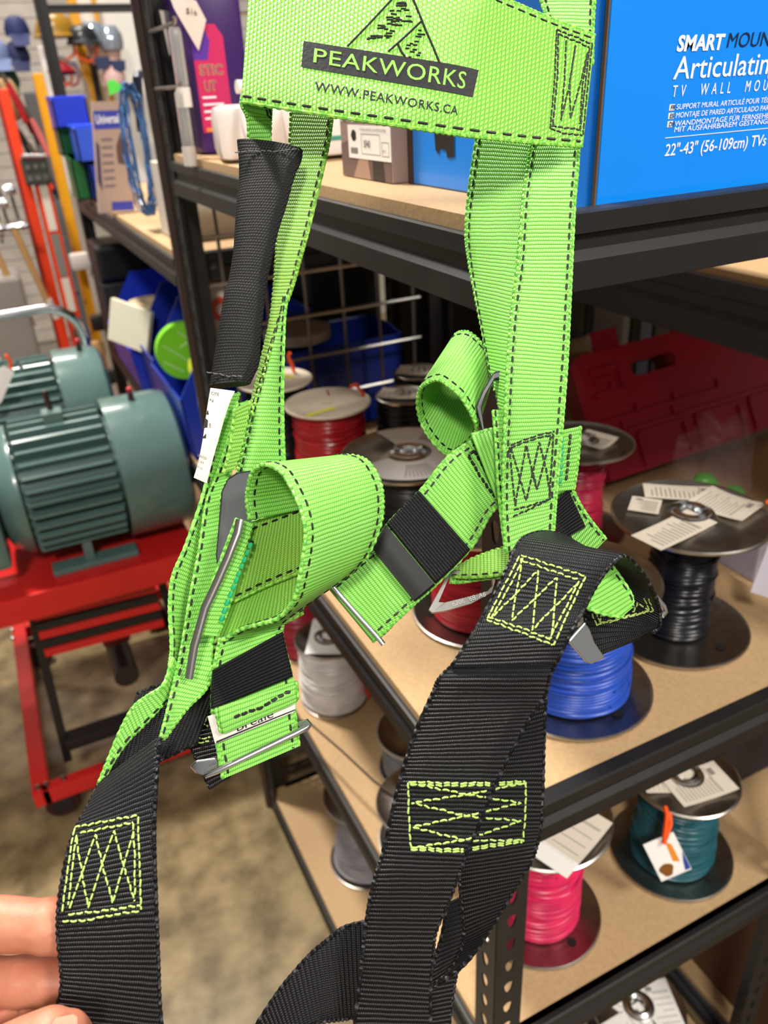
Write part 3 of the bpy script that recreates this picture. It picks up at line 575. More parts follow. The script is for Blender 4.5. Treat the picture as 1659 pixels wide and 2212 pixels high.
B().lathe([(0, .0), (0.056, .0), (0.056, .04), (0, .04)], (0.325, 1.44, 0.785), 24, 'Y').build('blue_side', mat('reel_blue', srgb(44, 90, 160), 0.35), t, True)
tag(B().lathe([(0.012, 0), (0.07, 0), (0.07, 0.02), (0.012, 0.02)], (0.53, 1.53, 1.127), 32).build('beige_disc', mat('disc_beige', srgb(170, 156, 140), 0.6)), 'beige disc lying on top of the blue grid bin', 'disc')
t = thing('sack', 'white sack with orange letters behind the wire grid', 'bag', (0.36, 1.50, 1.2))
B().bbox((0.335, 1.47, 1.16), (0.43, 1.54, 1.275), 0.02).build('body', mat('sack_white', srgb(214, 196, 186), 0.7), t, True)
text_on('lettering', 'OC', (0.345, 1.4695, 1.205), fx, fz, 0.055, mat('ink_red', srgb(214, 70, 34), 0.5), t, bold=0.06, width=0.075)
t = thing('carton', 'white carton with a yellow strip behind the wire grid', 'box', (0.42, 1.62, 1.34))
B().bbox((0.325, 1.56, 1.337), (0.49, 1.70, 1.47), 0.002).build('body', mat('carton_white', srgb(206, 198, 186), 0.6), t)
B().box((0.352, 1.559, 1.338), (0.364, 1.5598, 1.469)).build('strip', mat('strip_yellow', srgb(222, 184, 40), 0.5), t)
# small stacked bins, package and cable coil on the upper shelf
for k, (lab, x0, x1, z0, z1, y, col) in enumerate((('small blue hopper bin at the top of the left stack', 0.246, 0.335, 1.515, 1.588, 2.47, BL), ('small green hopper bin under the top blue one', 0.250, 0.300, 1.448, 1.513, 2.50, GN), ('small blue hopper bin in the second row', 0.275, 0.350, 1.435, 1.52, 2.36, (52, 90, 220)),
        ('small green hopper bin at the foot of the stack', 0.256, 0.292, 1.34, 1.446, 2.42, (30, 104, 56)), ('small dark blue hopper bin at the foot of the stack', 0.294, 0.335, 1.34, 1.433, 2.36, (34, 58, 170)))):
    b_ = bin_box(lab, x0, x1, y, y + 0.11, z0, z1 - z0, col, 0.95, '-Y', 'small stacked bins')
t = thing('packaged_kit', 'tall blister package with a blue header on the upper shelf', 'package', (0.31, 2.1, 1.34))
pk = [(0.262, 2.1, 1.34), (0.345, 2.1, 1.34), (0.368, 2.1, 1.573), (0.295, 2.1, 1.575)]
B().prism(pk, (0, 1, 0), 0.03).build('card', mat('pack_tan', srgb(176, 152, 140), 0.4), t)
P = lambda u, v, l=.0156: tuple((Vector(pk[0]) * (1 - u) + Vector(pk[1]) * u) * (1 - v) + (Vector(pk[3]) * (1 - u) + Vector(pk[2]) * u) * v + Vector((0, -l, 0)))
blot(t, [P(0, .76), P(1, .76), P(1, .92), P(0, .92)], mat('pack_blue', srgb(56, 66, 170), 0.4), 'header'); blot(t, [P(.35, .02), P(.95, .0), P(.95, .09), P(.35, .1)], 'pack_blue', 'footer')
text_on('lettering', 'Universal', P(.06, .81, .0162), fx, (0.1, 0, 1), 0.026, 'ink_white', t, bold=0.02, width=0.052)
blot(t, [P(.62, .45), P(.95, .42), P(.98, .62), P(.75, .72), P(.6, .6)], mat('pack_brown', srgb(92, 68, 62), 0.5), 'picture'); blot(t, [P(.0, .3), P(.12, .2), P(.12, .62), P(.02, .66)], mat('pack_dark', srgb(70, 62, 88), 0.5), 'picture')
for k in range(7): blot(t, [P(.18, .68 - k * .07), P(.5, .68 - k * .07), P(.5, .655 - k * .07), P(.18, .655 - k * .07)], mat('pack_line', srgb(120, 104, 110), 0.5), 'print')
t = thing('cable_coil', 'hanging coil of blue cable in clear wrap with a green tag', 'coil', (0.318, 1.75, 1.36))
bb = B(); rnd = random.Random(3)
for k in range(9):
    cx, w_ = 0.316 + rnd.uniform(-.006, .006), 0.014 + rnd.uniform(0, .010)
    bb.tube([(cx + w_ * math.cos(a) + (-.012 if math.sin(a) > 0 else .0) * 0, 1.75 + rnd.uniform(-.02, .02) + 0.02 * math.cos(a + k), 1.485 + 0.118 * math.sin(a) + rnd.uniform(-.004, .004)) for a in [i * PI / 14 for i in range(28)]], 0.0022, 6, closed=True)
bb.build('loops', mat('cable_blue', srgb(72, 108, 160), 0.25), t, True)
B().tube([(0.335, 1.78, 1.52), (0.335, 1.76, 1.57), (0.338, 1.75, 1.61), (0.348, 1.78, 1.618)], 0.009, 8).build('dark_wrap', mat('wrap_dark', srgb(26, 30, 48), 0.4), t, True)
B().prism([(0.279, 1.735, 1.607), (0.290, 1.735, 1.611), (0.306, 1.735, 1.598), (0.306, 1.735, 1.594), (0.279, 1.735, 1.584)], (0, 1, 0), 0.002).build('green_tag', mat('tag_green', srgb(96, 236, 84), 0.5), t)
# cartons above the far beam
rnd = random.Random(9)
for k, (lab, c) in enumerate(() and (('brown carton at the left end of the highest shelf', (150, 112, 70)), ('white carton on the highest shelf', (214, 208, 200)), ('tan carton on the highest shelf', (186, 160, 130)), ('dark carton at the right end of the highest shelf', (84, 78, 80)))):
    tag(B().bbox((0.31 + k * .115, 2.60, 1.816), (0.415 + k * .115, 2.79, 1.93 + .02 * (k % 2)), 0.003).build('carton', mat('ctn%d' % k, srgb(*c), 0.6)), lab, 'box')

# ------------------------------------------------------------------ right hand shelf: red tool case and neighbours
t = thing('tool_case', 'large dark red plastic tool case leaning back on the right shelf', 'case', (1.1, 0.96, 0.9255))
mat('case_red', srgb(188, 26, 60), 0.36, noise=(6, srgb(150, 16, 44), 0.5))
C0 = Vector((0.872, 0.952, 0.9495)); cu = Vector((1, 0.03, 0.02)).normalized(); cv = Vector((-0.0, 0.50, 0.87)).normalized(); cn = cu.cross(cv).normalized(); cv = cn.cross(cu)
if cn.y > 0: cn = -cn
CP = lambda u, v, l=0.0: C0 + cu * u + cv * v + cn * l
cw, ch = 0.50, 0.225
hole = [CP(0.165 + 0.0 + 0.052 * a, 0.178 + 0.013 * b_) for a, b_ in ((-1, -.6), (-.85, -1), (.85, -1), (1, -.6), (1, .6), (.85, 1), (-.85, 1), (-1, .6))]
outer = [CP(*p) for p in ((0.0, 0.0), (0.003, -0.0), (cw, 0.0), (cw, 0.01), (cw, ch - .02), (cw - .01, ch), (0.015, ch), (0.0, ch - .015))]
B().ring(outer, hole, cn, 0.02).build('lid', 'case_red', t)
B().ring([p - cn * 0.0275 for p in outer], [p - cn * 0.0275 for p in hole], cn, 0.034).build('shell', mat('case_red_dark', srgb(120, 30, 34), 0.45), t)
def bar(u0, v0, u1, v1, w_=0.006, l=0.011, h=0.007, name='moulded_rib'):
    d = Vector((u1 - u0, v1 - v0)); n = Vector((-d.y, d.x)).normalized() * w_
    B().prism([CP(u0 - n.x, v0 - n.y, l), CP(u1 - n.x, v1 - n.y, l), CP(u1 + n.x, v1 + n.y, l), CP(u0 + n.x, v0 + n.y, l)], cn, h).build(name, 'case_red', t)
B().prism([CP(.055, ch - .004), CP(.105, ch - .004), CP(.108, ch + .034), CP(.058, ch + .034)], cn, 0.012).build('latch_tab', 'case_red', t)
for a in ((.02, .19, .085, .19), (.085, .19, .085, .148), (.085, .148, .02, .148), (.025, .172, .06, .172), (.06, .172, .06, .15)): bar(*a, w_=.0045)
for a in ((.0, .10, .10, .10), (.10, .10, .10, .118), (.10, .10, .19, .10), (.19, .10, .19, .118), (.19, .10, .30, .10), (.30, .10, .30, .118), (.06, .075, .06, .098), (.06, .075, .5, .075), (.18, .075, .18, .098)): bar(*a, w_=.004)
for u in (.085, .225, .365):
    for a in ((u, .065, u, .005), (u, .065, u + .11, .065), (u + .11, .065, u + .11, .005)): bar(*a, w_=.004)
# things behind the case
for k, (lab, x, w_, h_, c) in enumerate((('white upright packet behind the red case', 1.245, .022, .15, (196, 196, 200)), ('black upright packet behind the red case', 1.272, .022, .145, (30, 30, 34)), ('pale blue upright packet behind the red case', 1.30, .036, .14, (140, 146, 176)), ('grey upright packet behind the red case', 1.345, .05, .13, (92, 88, 84)), ('dark upright packet behind the red case', 1.40, .04, .12, (48, 44, 42)), ('navy upright packet behind the red case', 1.445, .035, .11, (44, 62, 112)))):
    tag(B().bbox((x, 1.36, 0.9255), (x + w_, 1.46, 0.9255 + h_ + 0.06), 0.003).build('packet', mat('pkt%d' % k, srgb(*c), 0.5)), lab, 'packet', 'packets behind the red case')
tag(B().bbox((1.09, 1.31, 0.9255), (1.20, 1.42, 0.985), 0.004).bbox((1.10, 1.32, 0.985), (1.19, 1.41, 1.02), 0.02).build('parcel', mat('parcel_tan', srgb(170, 140, 88), 0.6)), 'tan parcel left of the red case', 'parcel')
tag(B().bbox((0.868, 0.63, 0.9255), (0.955, 0.74, 0.985), 0.003).build('carton', mat('carton_lilac', srgb(172, 162, 178), 0.6)), 'pale lilac carton behind the black wire spool', 'box')
t = thing('plastic_bag', 'clear plastic bag of green parts in front of the red case', 'bag', (0.92, 0.80, 0.9255))
bm = bmesh.new(); bmesh.ops.create_icosphere(bm, subdivisions=3, radius=1); rnd = random.Random(5)
for v in bm.verts:
    k = 1 + 0.16 * math.sin(7 * v.co.x + 3 * v.co.z) * math.sin(6 * v.co.y) + rnd.uniform(-.05, .05); v.co = Vector((v.co.x * .075 * k, v.co.y * .05 * k, (v.co.z + 1) * .085 * k))
me = bpy.data.meshes.new('film'); bm.to_mesh(me); bm.free(); me.materials.append(mat('bag_film', srgb(190, 170, 180), 0.2, alpha=0.07))
o = bpy.data.objects.new('film', me); S.collection.objects.link(o); o.parent = t; o.location = (0.03, 0.0, 0.002)
for p in me.polygons: p.use_smooth = False
for k in range(6):
    B().lathe([(0, 0), (.016, .002), (.018, .012), (.012, .02), (0, .022)], (0.90 + .022 * k, 0.79 + .012 * (k % 3 - 1), 0.93 + .016 * (k % 2) + (.05 if k < 3 else 0)), 12).build('green_part', mat('part_green', srgb(86, 170, 60), 0.4), t, True)
t = thing('green_glove', 'green glove hanging at the right edge beside the hang tag', 'glove', (0.93, 0.60, 0.78))
B().bbox((0.90, 0.575, 0.74), (0.95, 0.60, 0.88), 0.01).bbox((0.90, 0.577, 0.70), (0.917, 0.598, 0.75), 0.006).bbox((0.92, 0.577, 0.695), (0.936, 0.598, 0.75), 0.006).build('body', mat('glove_green', srgb(70, 122, 48), 0.6), t, True)
tag(B().bbox((0.87, 0.62, 0.5), (1.2, 0.95, 0.72), 0.008).build('crate', mat('crate_navy', srgb(26, 30, 50), 0.5)), 'dark navy crate behind the teal wire spool', 'crate')
tag(B().bbox((0.87, 0.42, 0.08), (1.15, 0.8, 0.36), 0.008).build('carton', mat('carton_brown', srgb(88, 58, 38), 0.7)), 'brown carton on the lowest right hand shelf', 'box')

# ------------------------------------------------------------------ lift table cart with two motors
t = thing('lift_table', 'red scissor lift table cart carrying green motors', 'cart', (-0.2, 1.9, 0))
mat('cart_red', srgb(214, 36, 34), 0.33, noise=(7, srgb(180, 30, 30), 0.5))
PZ = 0.66
B().bbox((-0.75, 1.60, PZ - 0.008), (0.268, 2.24, PZ), 0.003).build('platform', 'cart_red', t)
for nm, a, c in (('front_rim', (-0.75, 1.60, PZ - 0.062), (0.268, 1.607, PZ - 0.006)), ('side_rim', (0.261, 1.607, PZ - 0.062), (0.268, 2.24, PZ - 0.006)), ('back_rim', (-0.75, 2.233, PZ - 0.062), (0.26, 2.24, PZ - 0.006))): B().bbox(a, c, 0.002).build(nm, 'cart_red', t)
for nm, a, c in (('base_rail', (-0.205, 1.59, 0.09), (0.27, 1.62, 0.135)), ('base_rail', (-0.225, 1.59, 0.09), (-0.185, 2.36, 0.135)), ('base_rail', (-0.185, 2.33, 0.09), (0.27, 2.36, 0.135)), ('base_rail', (0.24, 1.62, 0.09), (0.27, 2.33, 0.135))): B().bbox(a, c, 0.003).build(nm, 'cart_red', t)
for y in (2.24,):
    B().prism([(-0.16, y, 0.13), (-0.13, y, 0.13), (0.235, y, PZ - .07), (0.205, y, PZ - .07)], (0, 1, 0), 0.012).build('scissor_arm', 'black_steel', t)
    B().prism([(-0.21, y + .014, PZ - .07), (-0.18, y + .014, PZ - .07), (0.225, y + .014, 0.13), (0.195, y + .014, 0.13)], (0, 1, 0), 0.012).build('scissor_arm', 'black_steel', t)
for z, m in ((0.562, 'cart_red'), (0.535, 'black_steel'), (0.512, 'cart_red'), (0.487, 'black_steel'), (0.462, 'cart_red')):
    B().prism([(-0.11, 1.665, z - .002), (0.16, 1.665, z - .014), (0.16, 1.665, z + .006), (-0.11, 1.665, z + .018)], (0, 1, 0), 0.025).build('scissor_arm', m, t)
for x0_, x1_ in ((-.12, -.145), (.165, .20)):
    B().prism([(x0_, 1.685, .60), (x0_ + .02, 1.685, .60), (x1_ + .02, 1.685, .12), (x1_, 1.685, .12)], (0, 1, 0), 0.014).build('strut', 'black_steel', t)
B().bbox((-0.13, 1.66, 0.165), (0.20, 1.70, 0.20), 0.004).build('cross_bar', 'black_steel', t)
B().lathe([(0, -.16), (0.03, -.16), (0.03, .02), (0.018, .025), (0.018, .16), (0, .16)], (0.05, 1.85, 0.31), 18, 'Y').build('hydraulic_ram', mat('ram_dark', srgb(34, 28, 30), 0.3), t, True)
B().bbox((0.015, 1.76, 0.36), (0.085, 1.83, 0.47), 0.01).build('pump_block', mat('pump_red', srgb(130, 30, 34), 0.4), t)
for x in (-0.17, 0.21):
    for y in (1.64, 2.30):
        B().lathe([(0, -.018), (0.036, -.018), (0.042, -.012), (0.042, .012), (0.036, .018), (0, .018)], (x, y, 0.0425), 20, 'Y').build('caster_wheel', mat('caster', srgb(60, 22, 24), 0.5), t, True)
        B().box((x - .022, y - .026, 0.03), (x + .022, y - .021, 0.09)).build('caster_fork', 'black_steel', t); B().box((x - .022, y + .021, 0.03), (x + .022, y + .026, 0.09)).build('caster_fork', 'black_steel', t)
for p in ((-0.225, 2.28, .137), (-0.225, 2.33, .137), (-0.21, 1.605, .137), (-0.19, 1.605, .137), (-0.15, 1.605, .137), (-.05, 1.605, .137)): B().lathe([(0, 0), (.007, 0), (.007, .006), (0, .008)], p, 10).build('bolt', 'steel', t, True)
hp = [(-0.45, 2.22, 1.100)] + [(0.09, 2.22, 1.112)] + [(0.09 + 0.085 * math.sin(a), 2.22, 1.027 + 0.085 * math.cos(a)) for a in [i * PI / 12 for i in range(1, 7)]] + [(0.178, 2.22, 0.90), (0.185, 2.22, PZ - .03)]
B().tube(hp, 0.0125, 12).build('push_handle', 'chrome', t, True)

mat('motor_green', srgb(92, 120, 116), 0.26, noise=(9, srgb(80, 106, 102), 0.5), coat=0.3)
def motor(label, cx0, cx1, cy, r, cz, cowl, tagit=False):
    t = thing('electric_motor', label, 'motor', ((cx0 + cx1) / 2, cy, PZ))
    B().lathe([(0, cx0), (r * .80, cx0), (r * .80, cx1), (0, cx1)], (0, cy, cz), 40, 'X').build('body', 'motor_green', t, True)
    n = 34
    for k in range(n):
        a = 2 * PI * k / n + .04
        if math.sin(a) < -0.80: continue
        d = Vector((0, math.cos(a), math.sin(a))); q = Vector((0, -math.sin(a), math.cos(a))) * 0.0032; c_ = Vector((0, cy, cz))
        i0, i1 = c_ + d * r * .78, c_ + d * r * 1.0; x0, x1 = Vector((cx0 + .012, 0, 0)), Vector((cx1 - .012, 0, 0)); X0, X1 = Vector((cx0 + .022, 0, 0)), Vector((cx1 - .022, 0, 0))
        B().add([i0 - q + x0, i0 + q + x0, i1 + q + X0, i1 - q + X0, i0 - q + x1, i0 + q + x1, i1 + q + X1, i1 - q + X1], [(0, 1, 2, 3), (4, 7, 6, 5), (0, 4, 5, 1), (3, 2, 6, 7), (0, 3, 7, 4), (1, 5, 6, 2)]).build('cooling_fin', 'motor_green', t)
    e = cx1 + cowl
    B().lathe([(r * .9, cx1 - .012), (r * 1.04, cx1 - .012), (r * 1.04, e - .035), (r * 1.0, e - .012), (r * .9, e - .002), (r * .7, e), (0, e)], (0, cy, cz), 48, 'X', cap=False).build('fan_cowl', 'motor_green', t, True)
    B().lathe([(0, cx0 - .05), (r * .5, cx0 - .05), (r * .8, cx0 - .03), (r * .93, cx0), (r * .93, cx0 + .012), (0, cx0 + .012)], (0, cy, cz), 40, 'X').build('end_bell', 'motor_green', t, True)
    for yy in (cy - r * .80, cy + r * .80 - .04):
        B().bbox((cx0 + .03, yy, PZ), (cx1 - .01, yy + .045, PZ + .014), 0.003).build('foot', 'motor_green', t)
        B().prism([((cx0 + cx1) / 2, yy + .02, PZ + .01), ((cx0 + cx1) / 2, cy, PZ + .01), ((cx0 + cx1) / 2, cy, cz - r * .6), ((cx0 + cx1) / 2, yy + .02, cz - r * .55)], (1, 0, 0), .02).build('foot_web', 'motor_green', t)
    B().prism([((cx0 + cx1) / 2 + u, cy - .02, cz + r * .95 + v) for u, v in ((-.02, 0), (.02, 0), (.02, .022), (-.02, .022))], (0, 1, 0), .04).build('lifting_boss', 'motor_green', t)
    B().tube([((cx0 + cx1) / 2, cy - .006, cz + r + .01), ((cx0 + cx1) / 2 - .003, cy - .006, cz + r + .055)], .006, 8).build('lifting_bolt', mat('bolt_brown', srgb(90, 70, 62), 0.3, 0.7), t, True)
    B().lathe([(0, 0), (.007, 0), (.007, .012), (.004, .02), (0, .022)], (cx1 + .055, cy - .02, cz + r * 1.03), 12).build('grease_nipple', mat('nipple', srgb(60, 50, 50), 0.3), t, True)
    B().lathe([(0, 0), (.006, 0), (.006, .008), (0, .010)], (cx1 + .055, cy - .02, cz + r * 1.03 + .02), 12).build('red_cap', mat('cap_red', srgb(196, 40, 56), 0.4), t, True)
    return t
MR = 0.155
t1 = motor('large green finned electric motor at the front of the red cart', -0.075, 0.15, 1.77, MR, PZ + 0.17, 0.14)
B().bbox((-0.30, 1.62, PZ + .06), (-0.115, 1.72, PZ + .24), 0.012).build('terminal_box', 'motor_green', t1)
t2 = motor('second green electric motor behind the front one', -0.20, 0.09, 2.09, 0.143, PZ + 0.225, 0.105)
t = thing('price_tag', 'white price tag with an orange tie hanging on the rear motor', 'tag', (-0.03, 1.93, 1.05))
B().prism([(-0.085, 1.925, 1.045), (-0.03, 1.915, 1.066), (-0.012, 1.915, 1.05), (-0.055, 1.925, 0.985), (-0.085, 1.93, 0.96)], (0.1, 1, 0.1), 0.001).build('card', 'paper_white', t)
B().tube([(-0.022, 1.93, 1.058), (-0.008, 1.93, 1.07), (0.004, 1.945, 1.055), (0.004, 1.97, 1.03)], 0.004, 6).build('clip', 'chrome', t, True)
B().tube([(-0.018, 1.918, 1.055), (-0.014, 1.915, 1.075), (-0.020, 1.915, 1.09)], 0.004, 6).build('orange_tie', 'orange_tie', t, True)

# ------------------------------------------------------------------ tools and goods at the far left
mat('jack_orange', srgb(232, 66, 28), 0.35); mat('jack_red', srgb(150, 24, 28), 0.4)
t = thing('floor_jack', 'tall orange jack with twin columns and white instruction labels', 'jack', (0.2, 3.0, 0))
B().bbox((0.150, 2.98, 0.0), (0.182, 3.04, 1.62), 0.004).build('column', 'jack_orange', t)
B().bbox((0.192, 2.98, 0.0), (0.238, 3.04, 1.385), 0.004).build('column', 'jack_orange', t)
B().box((0.143, 2.979, 0.1), (0.150, 3.04, 1.70)).build('side_channel', 'jack_red', t)
for z0, z1, m in ((1.20, 1.36, 'paper'), (1.05, 1.19, mat('label_grey', srgb(130, 126, 120), 0.5)), (0.93, 1.045, 'paper'), (0.80, 0.87, mat('label_dark', srgb(90, 86, 84), 0.5))): B().box((0.203, 2.9775, z0), (0.228, 2.9798, z1)).build('instruction_label', m, t)
B().bbox((0.165, 2.965, 1.345), (0.245, 2.978, 1.425), 0.004).build('top_bracket', mat('bracket_grey', srgb(92, 92, 90), 0.35, 0.6), t)
for i in range(3):
    for j in range(2): B().lathe([(0, 0), (.008, 0), (.008, .004), (0, .005)], (0.182 + i * .024, 2.961, 1.365 + j * .034), 10, 'Y').build('bolt', 'chrome', t, True)
B().tube([(0.17, 2.96, 1.43), (0.245, 2.96, 1.425)], .008, 8).build('roller', 'chrome', t, True)
for z in (1.30, 1.17, 0.99, 0.88): B().lathe([(0, 0), (.008, 0), (.008, .006), (0, .008)], (0.244, 2.972, z), 10, 'Y').build('bolt', 'chrome', t, True)
t = tag(B().bbox((0.268, 3.06, 0), (0.300, 3.10, 1.66), 0.003).build('yellow_upright', mat('paint_yellow', srgb(226, 160, 18), 0.4)), 'yellow painted upright beside the dark rack post', 'post')
def hammer(lab, x, z, y=2.8, hlen=0.26):
    t = thing('hammer', lab, 'hammer', (x, y, z), 'hanging hammers')
    B().lathe([(0, -.045), (.014, -.045), (.015, -.03), (.009, -.018), (.010, .02), (.013, .03), (.008, .05), (0, .05)], (x, y, z), 14, 'X').build('head', 'chrome', t, True)
    B().tube([(x + .005, y, z), (x + .03, y - .01, z - hlen * .5), (x + .055, y - .02, z - hlen)], .010, 8).build('handle', mat('wood_handle', srgb(176, 134, 82), 0.5), t, True)
    B().tube([(x + .052, y - .019, z - hlen * .86), (x + .064, y - .022, z - hlen * 1.1)], .0115, 8).build('grip', mat('grip_white', srgb(206, 196, 182), 0.5), t, True)
hammer('ball peen hammer with a pale handle at the far left', 0.085, 1.245); hammer('ball peen hammer hanging at the left frame edge', 0.01, 1.22, 2.85)
for k in range(5): tag(B().lathe([(0, -.02), (.014, -.018), (.018, 0), (.014, .018), (0, .02)], (0.045 + .033 * (k % 3), 2.9 + .02 * k, 1.27 + .035 * k), 12, 'X').tube([(0.045 + .033 * (k % 3), 2.9 + .02 * k, 1.27 + .035 * k), (0.05 + .033 * (k % 3), 2.9 + .02 * k, 1.19 + .03 * k)], .006, 6).build('socket_wrench', 'chrome', None, True), '%s of the five small chrome wrenches hanging at the left' % ('lowest', 'second lowest', 'middle', 'second highest', 'highest')[k], 'wrench', 'chrome wrenches at the left')
tag(B().bbox((-0.10, 2.80, 0.0), (0.075, 3.0, 1.10), 0.012).build('cabinet', mat('cabinet_grey', srgb(142, 136, 128), 0.4)), 'plain grey metal cabinet behind the chrome cart handle', 'cabinet')
rnd = random.Random(11)
cols = [('red', (178, 34, 44)), ('dark red', (120, 22, 30)), ('black', (26, 26, 28)), ('pink', (206, 110, 110)), ('black rubber', (30, 30, 32)), ('charcoal', (48, 48, 50)), ('orange', (240, 74, 40)), ('navy', (26, 34, 70))]
for k, (cn_, c) in enumerate(cols):
    x, z, y = 0.20 + .016 * (k % 4), 1.64 - .036 * k, 3.25 + .02 * (k % 3)
    t = thing('hand_tool', '%s handled tool hanging left of the yellow upright' % cn_, 'tool', (x, y, z), 'hand tools hung at the left')
    B().tube([(x, y, z), (x + .014, y, z - .05), (x + .03, y, z - .12)], .012, 8, rf=lambda i: (0.7, 1, 0.8)[i]).build('handle', mat('tool%d' % k, srgb(*c), 0.4), t, True)
    B().tube([(x, y, z), (x - .012, y, z + .03)], .008, 8).build('shank', 'steel', t, True)
for k, (lab, x, z, c) in enumerate((('navy cap hanging highest at the left edge', 0.296, 1.815, (26, 36, 84)), ('navy cap hanging below the first', 0.278, 1.735, (24, 30, 72)), ('steel blue cap at the left frame edge', 0.215, 1.74, (96, 110, 150)), ('dark green cap above the tan rope', 0.222, 1.655, (18, 62, 40)))):
    t = thing('cap', lab, 'cap', (x, 3.6, z), 'caps hung at the left')
    B().lathe([(.042, -.02), (.044, 0), (.036, .028), (.018, .042), (0, .045)], (x, 3.6, z), 20).build('crown', mat('cap%d' % k, srgb(*c), 0.7), t, True)
    B().prism([(x - .035, 3.55, z - .018), (x + .035, 3.55, z - .018), (x + .026, 3.52, z - .055), (x - .026, 3.52, z - .055)], (0, .6, .4), .004).build('brim', 'cap%d' % k, t)
t = thing('rope_hank', 'tan rope hank hanging above the red tools', 'rope', (0.19, 3.3, 1.6)); bb = B()
for k in range(4): bb.tube([(0.17 + .012 * k + .02 * math.cos(a), 3.3 + .01 * k, 1.59 + .06 * math.sin(a)) for a in [i * PI / 8 for i in range(16)]], .0085, 6, closed=True)
bb.build('loops', mat('rope_tan', srgb(198, 160, 116), 0.7), t, True)
def hard_hat(lab, x, y, z, r, c, tilt=0, rough=0.3):
    t = thing('hard_hat', lab, 'helmet', (x, y, z), 'hard hats on the far wall'); m = mat('hat_%d_%d_%d' % c, srgb(*c), rough)
    B().lathe([(r * 1.02, 0), (r * .99, r * .3), (r * .82, r * .68), (r * .5, r * .92), (0, r)], (x, y, z), 28).build('shell', m, t, True)
    B().lathe([(r * .98, .004), (r * 1.16, -.004), (r * 1.16, -.010), (r * .98, -.004)], (x, y - r * .12, z), 28).build('brim', m, t, True)
    B().tube([(x - r * .8, y - r * .3, z), (x - r * .6, y - r * .5, z - r * .9), (x, y - r * .6, z - r * 1.2), (x + r * .6, y - r * .5, z - r * .9), (x + r * .8, y - r * .3, z)], .006, 6).build('chin_strap', mat('strap_orange', srgb(214, 80, 40), 0.5), t, True)
    return t
hard_hat('mustard hard hat with an orange strap', 0.50, 4.2, 1.83, .085, (150, 112, 28)); hard_hat('black hard hat seen from its side', 0.60, 4.15, 1.80, .065, (32, 34, 38)); hard_hat('red hard hat under the chrome arch', 0.49, 4.2, 1.70, .052, (176, 40, 52)); hard_hat('blue hard hat beside the red one', 0.53, 4.26, 1.69, .045, (50, 66, 190))
for k, (x, z) in enumerate(((0.655, 1.80), (0.72, 1.785))):
    t = thing('face_shield', ('clear face shield over a pale head form, left one', 'clear face shield over a pale head form, right one')[k], 'shield', (x, 4.2, z), 'face shields on head forms')
    B().lathe([(0, -.09), (.03, -.085), (.036, -.04), (.045, 0), (.046, .03), (.03, .06), (0, .066)], (x, 4.2, z), 20).build('head_form', mat('head_form', srgb(206, 170, 156), 0.5), t, True)
    B().lathe([(.05, -.03), (.056, 0), (.054, .03), (.036, .062), (0, .07)], (x, 4.19, z + .012), 22).build('visor', mat('visor_silver', srgb(176, 190, 206), 0.15, 0.6), t, True)
    B().prism([(x - .03, 4.12, z - .06), (x + .035, 4.12, z - .06), (x + .03, 4.12, z - .10), (x - .02, 4.12, z - .11)], (0, 1, 0), .03).build('collar', mat('collar_navy', srgb(40, 52, 92), 0.6), t)
tag(B().bbox((0.64, 4.42, 0), (0.90, 4.5, 2.05), 0.004).build('white_board', mat('panel_white', srgb(240, 236, 230), 0.5)), 'tall white display panel behind the face shields', 'panel')
tag(B().bbox((0.43, 4.36, 0), (0.46, 4.39, 1.80), 0.004).build('frame_post', 'panel_white'), 'white frame post left of the chrome arch', 'post')
tag(B().lathe([(0, -.05), (.045, -.03), (.052, 0), (.04, .04), (0, .055)], (0.70, 4.15, 1.665), 20).build('pink_bag', mat('bag_pink', srgb(226, 186, 182), 0.4), None, True), 'pale pink wrapped bag in front of the white panel', 'bag')
tag(B().tube([(0.43, 4.05, 0), (0.43, 4.05, 1.70), (0.445, 4.05, 1.735), (0.49, 4.05, 1.735), (0.53, 4.05, 1.70), (0.56, 4.05, 1.64), (0.565, 4.05, 0)], .007, 8).build('pipe_arch', 'chrome', None, True), 'bent chrome pipe arch over the red hard hat', 'arch')
tag(B().bbox((0.30, 4.0, 0), (0.36, 4.06, 1.62), 0.01).build('tall_case', mat('case_grey2', srgb(96, 96, 98), 0.5)), 'grey case behind the yellow upright', 'case')
t = thing('display_rack', 'yellow display upright with a black side behind the small bins', 'rack', (0.63, 4.3, 0))
B().bbox((0.585, 4.28, 0), (0.625, 4.32, 2.0), 0.003).build('yellow_post', 'paint_yellow', t); B().bbox((0.627, 4.28, 0), (0.655, 4.32, 1.75), 0.003).build('black_post', 'black_steel', t); B().bbox((0.70, 4.36, 1.2), (0.72, 4.38, 2.0), 0.002).build('yellow_rail', 'paint_yellow', t)
# goods under the far shelf
for k, (lab, x, y, z, c) in enumerate((('white packet under the far shelf edge', 0.27, 2.9, 1.10, (214, 204, 196)), ('clear blue-white packet under the far shelf edge', 0.33, 2.95, 1.06, (190, 204, 206)), ('brass coloured fitting under the far shelf', 0.26, 2.9, 0.80, (180, 140, 90)), ('black hose end under the far shelf', 0.29, 2.88, 0.895, (34, 32, 32)), ('dark motor part behind the blue bins', 0.27, 2.88, 0.70, (52, 48, 46)))):
    tag(B().bbox((x - .03, y, z - .025), (x + .03, y + .04, z + .03), 0.01).build('packet', mat('misc%d' % k, srgb(*c), 0.35), None, True), lab, 'packet')

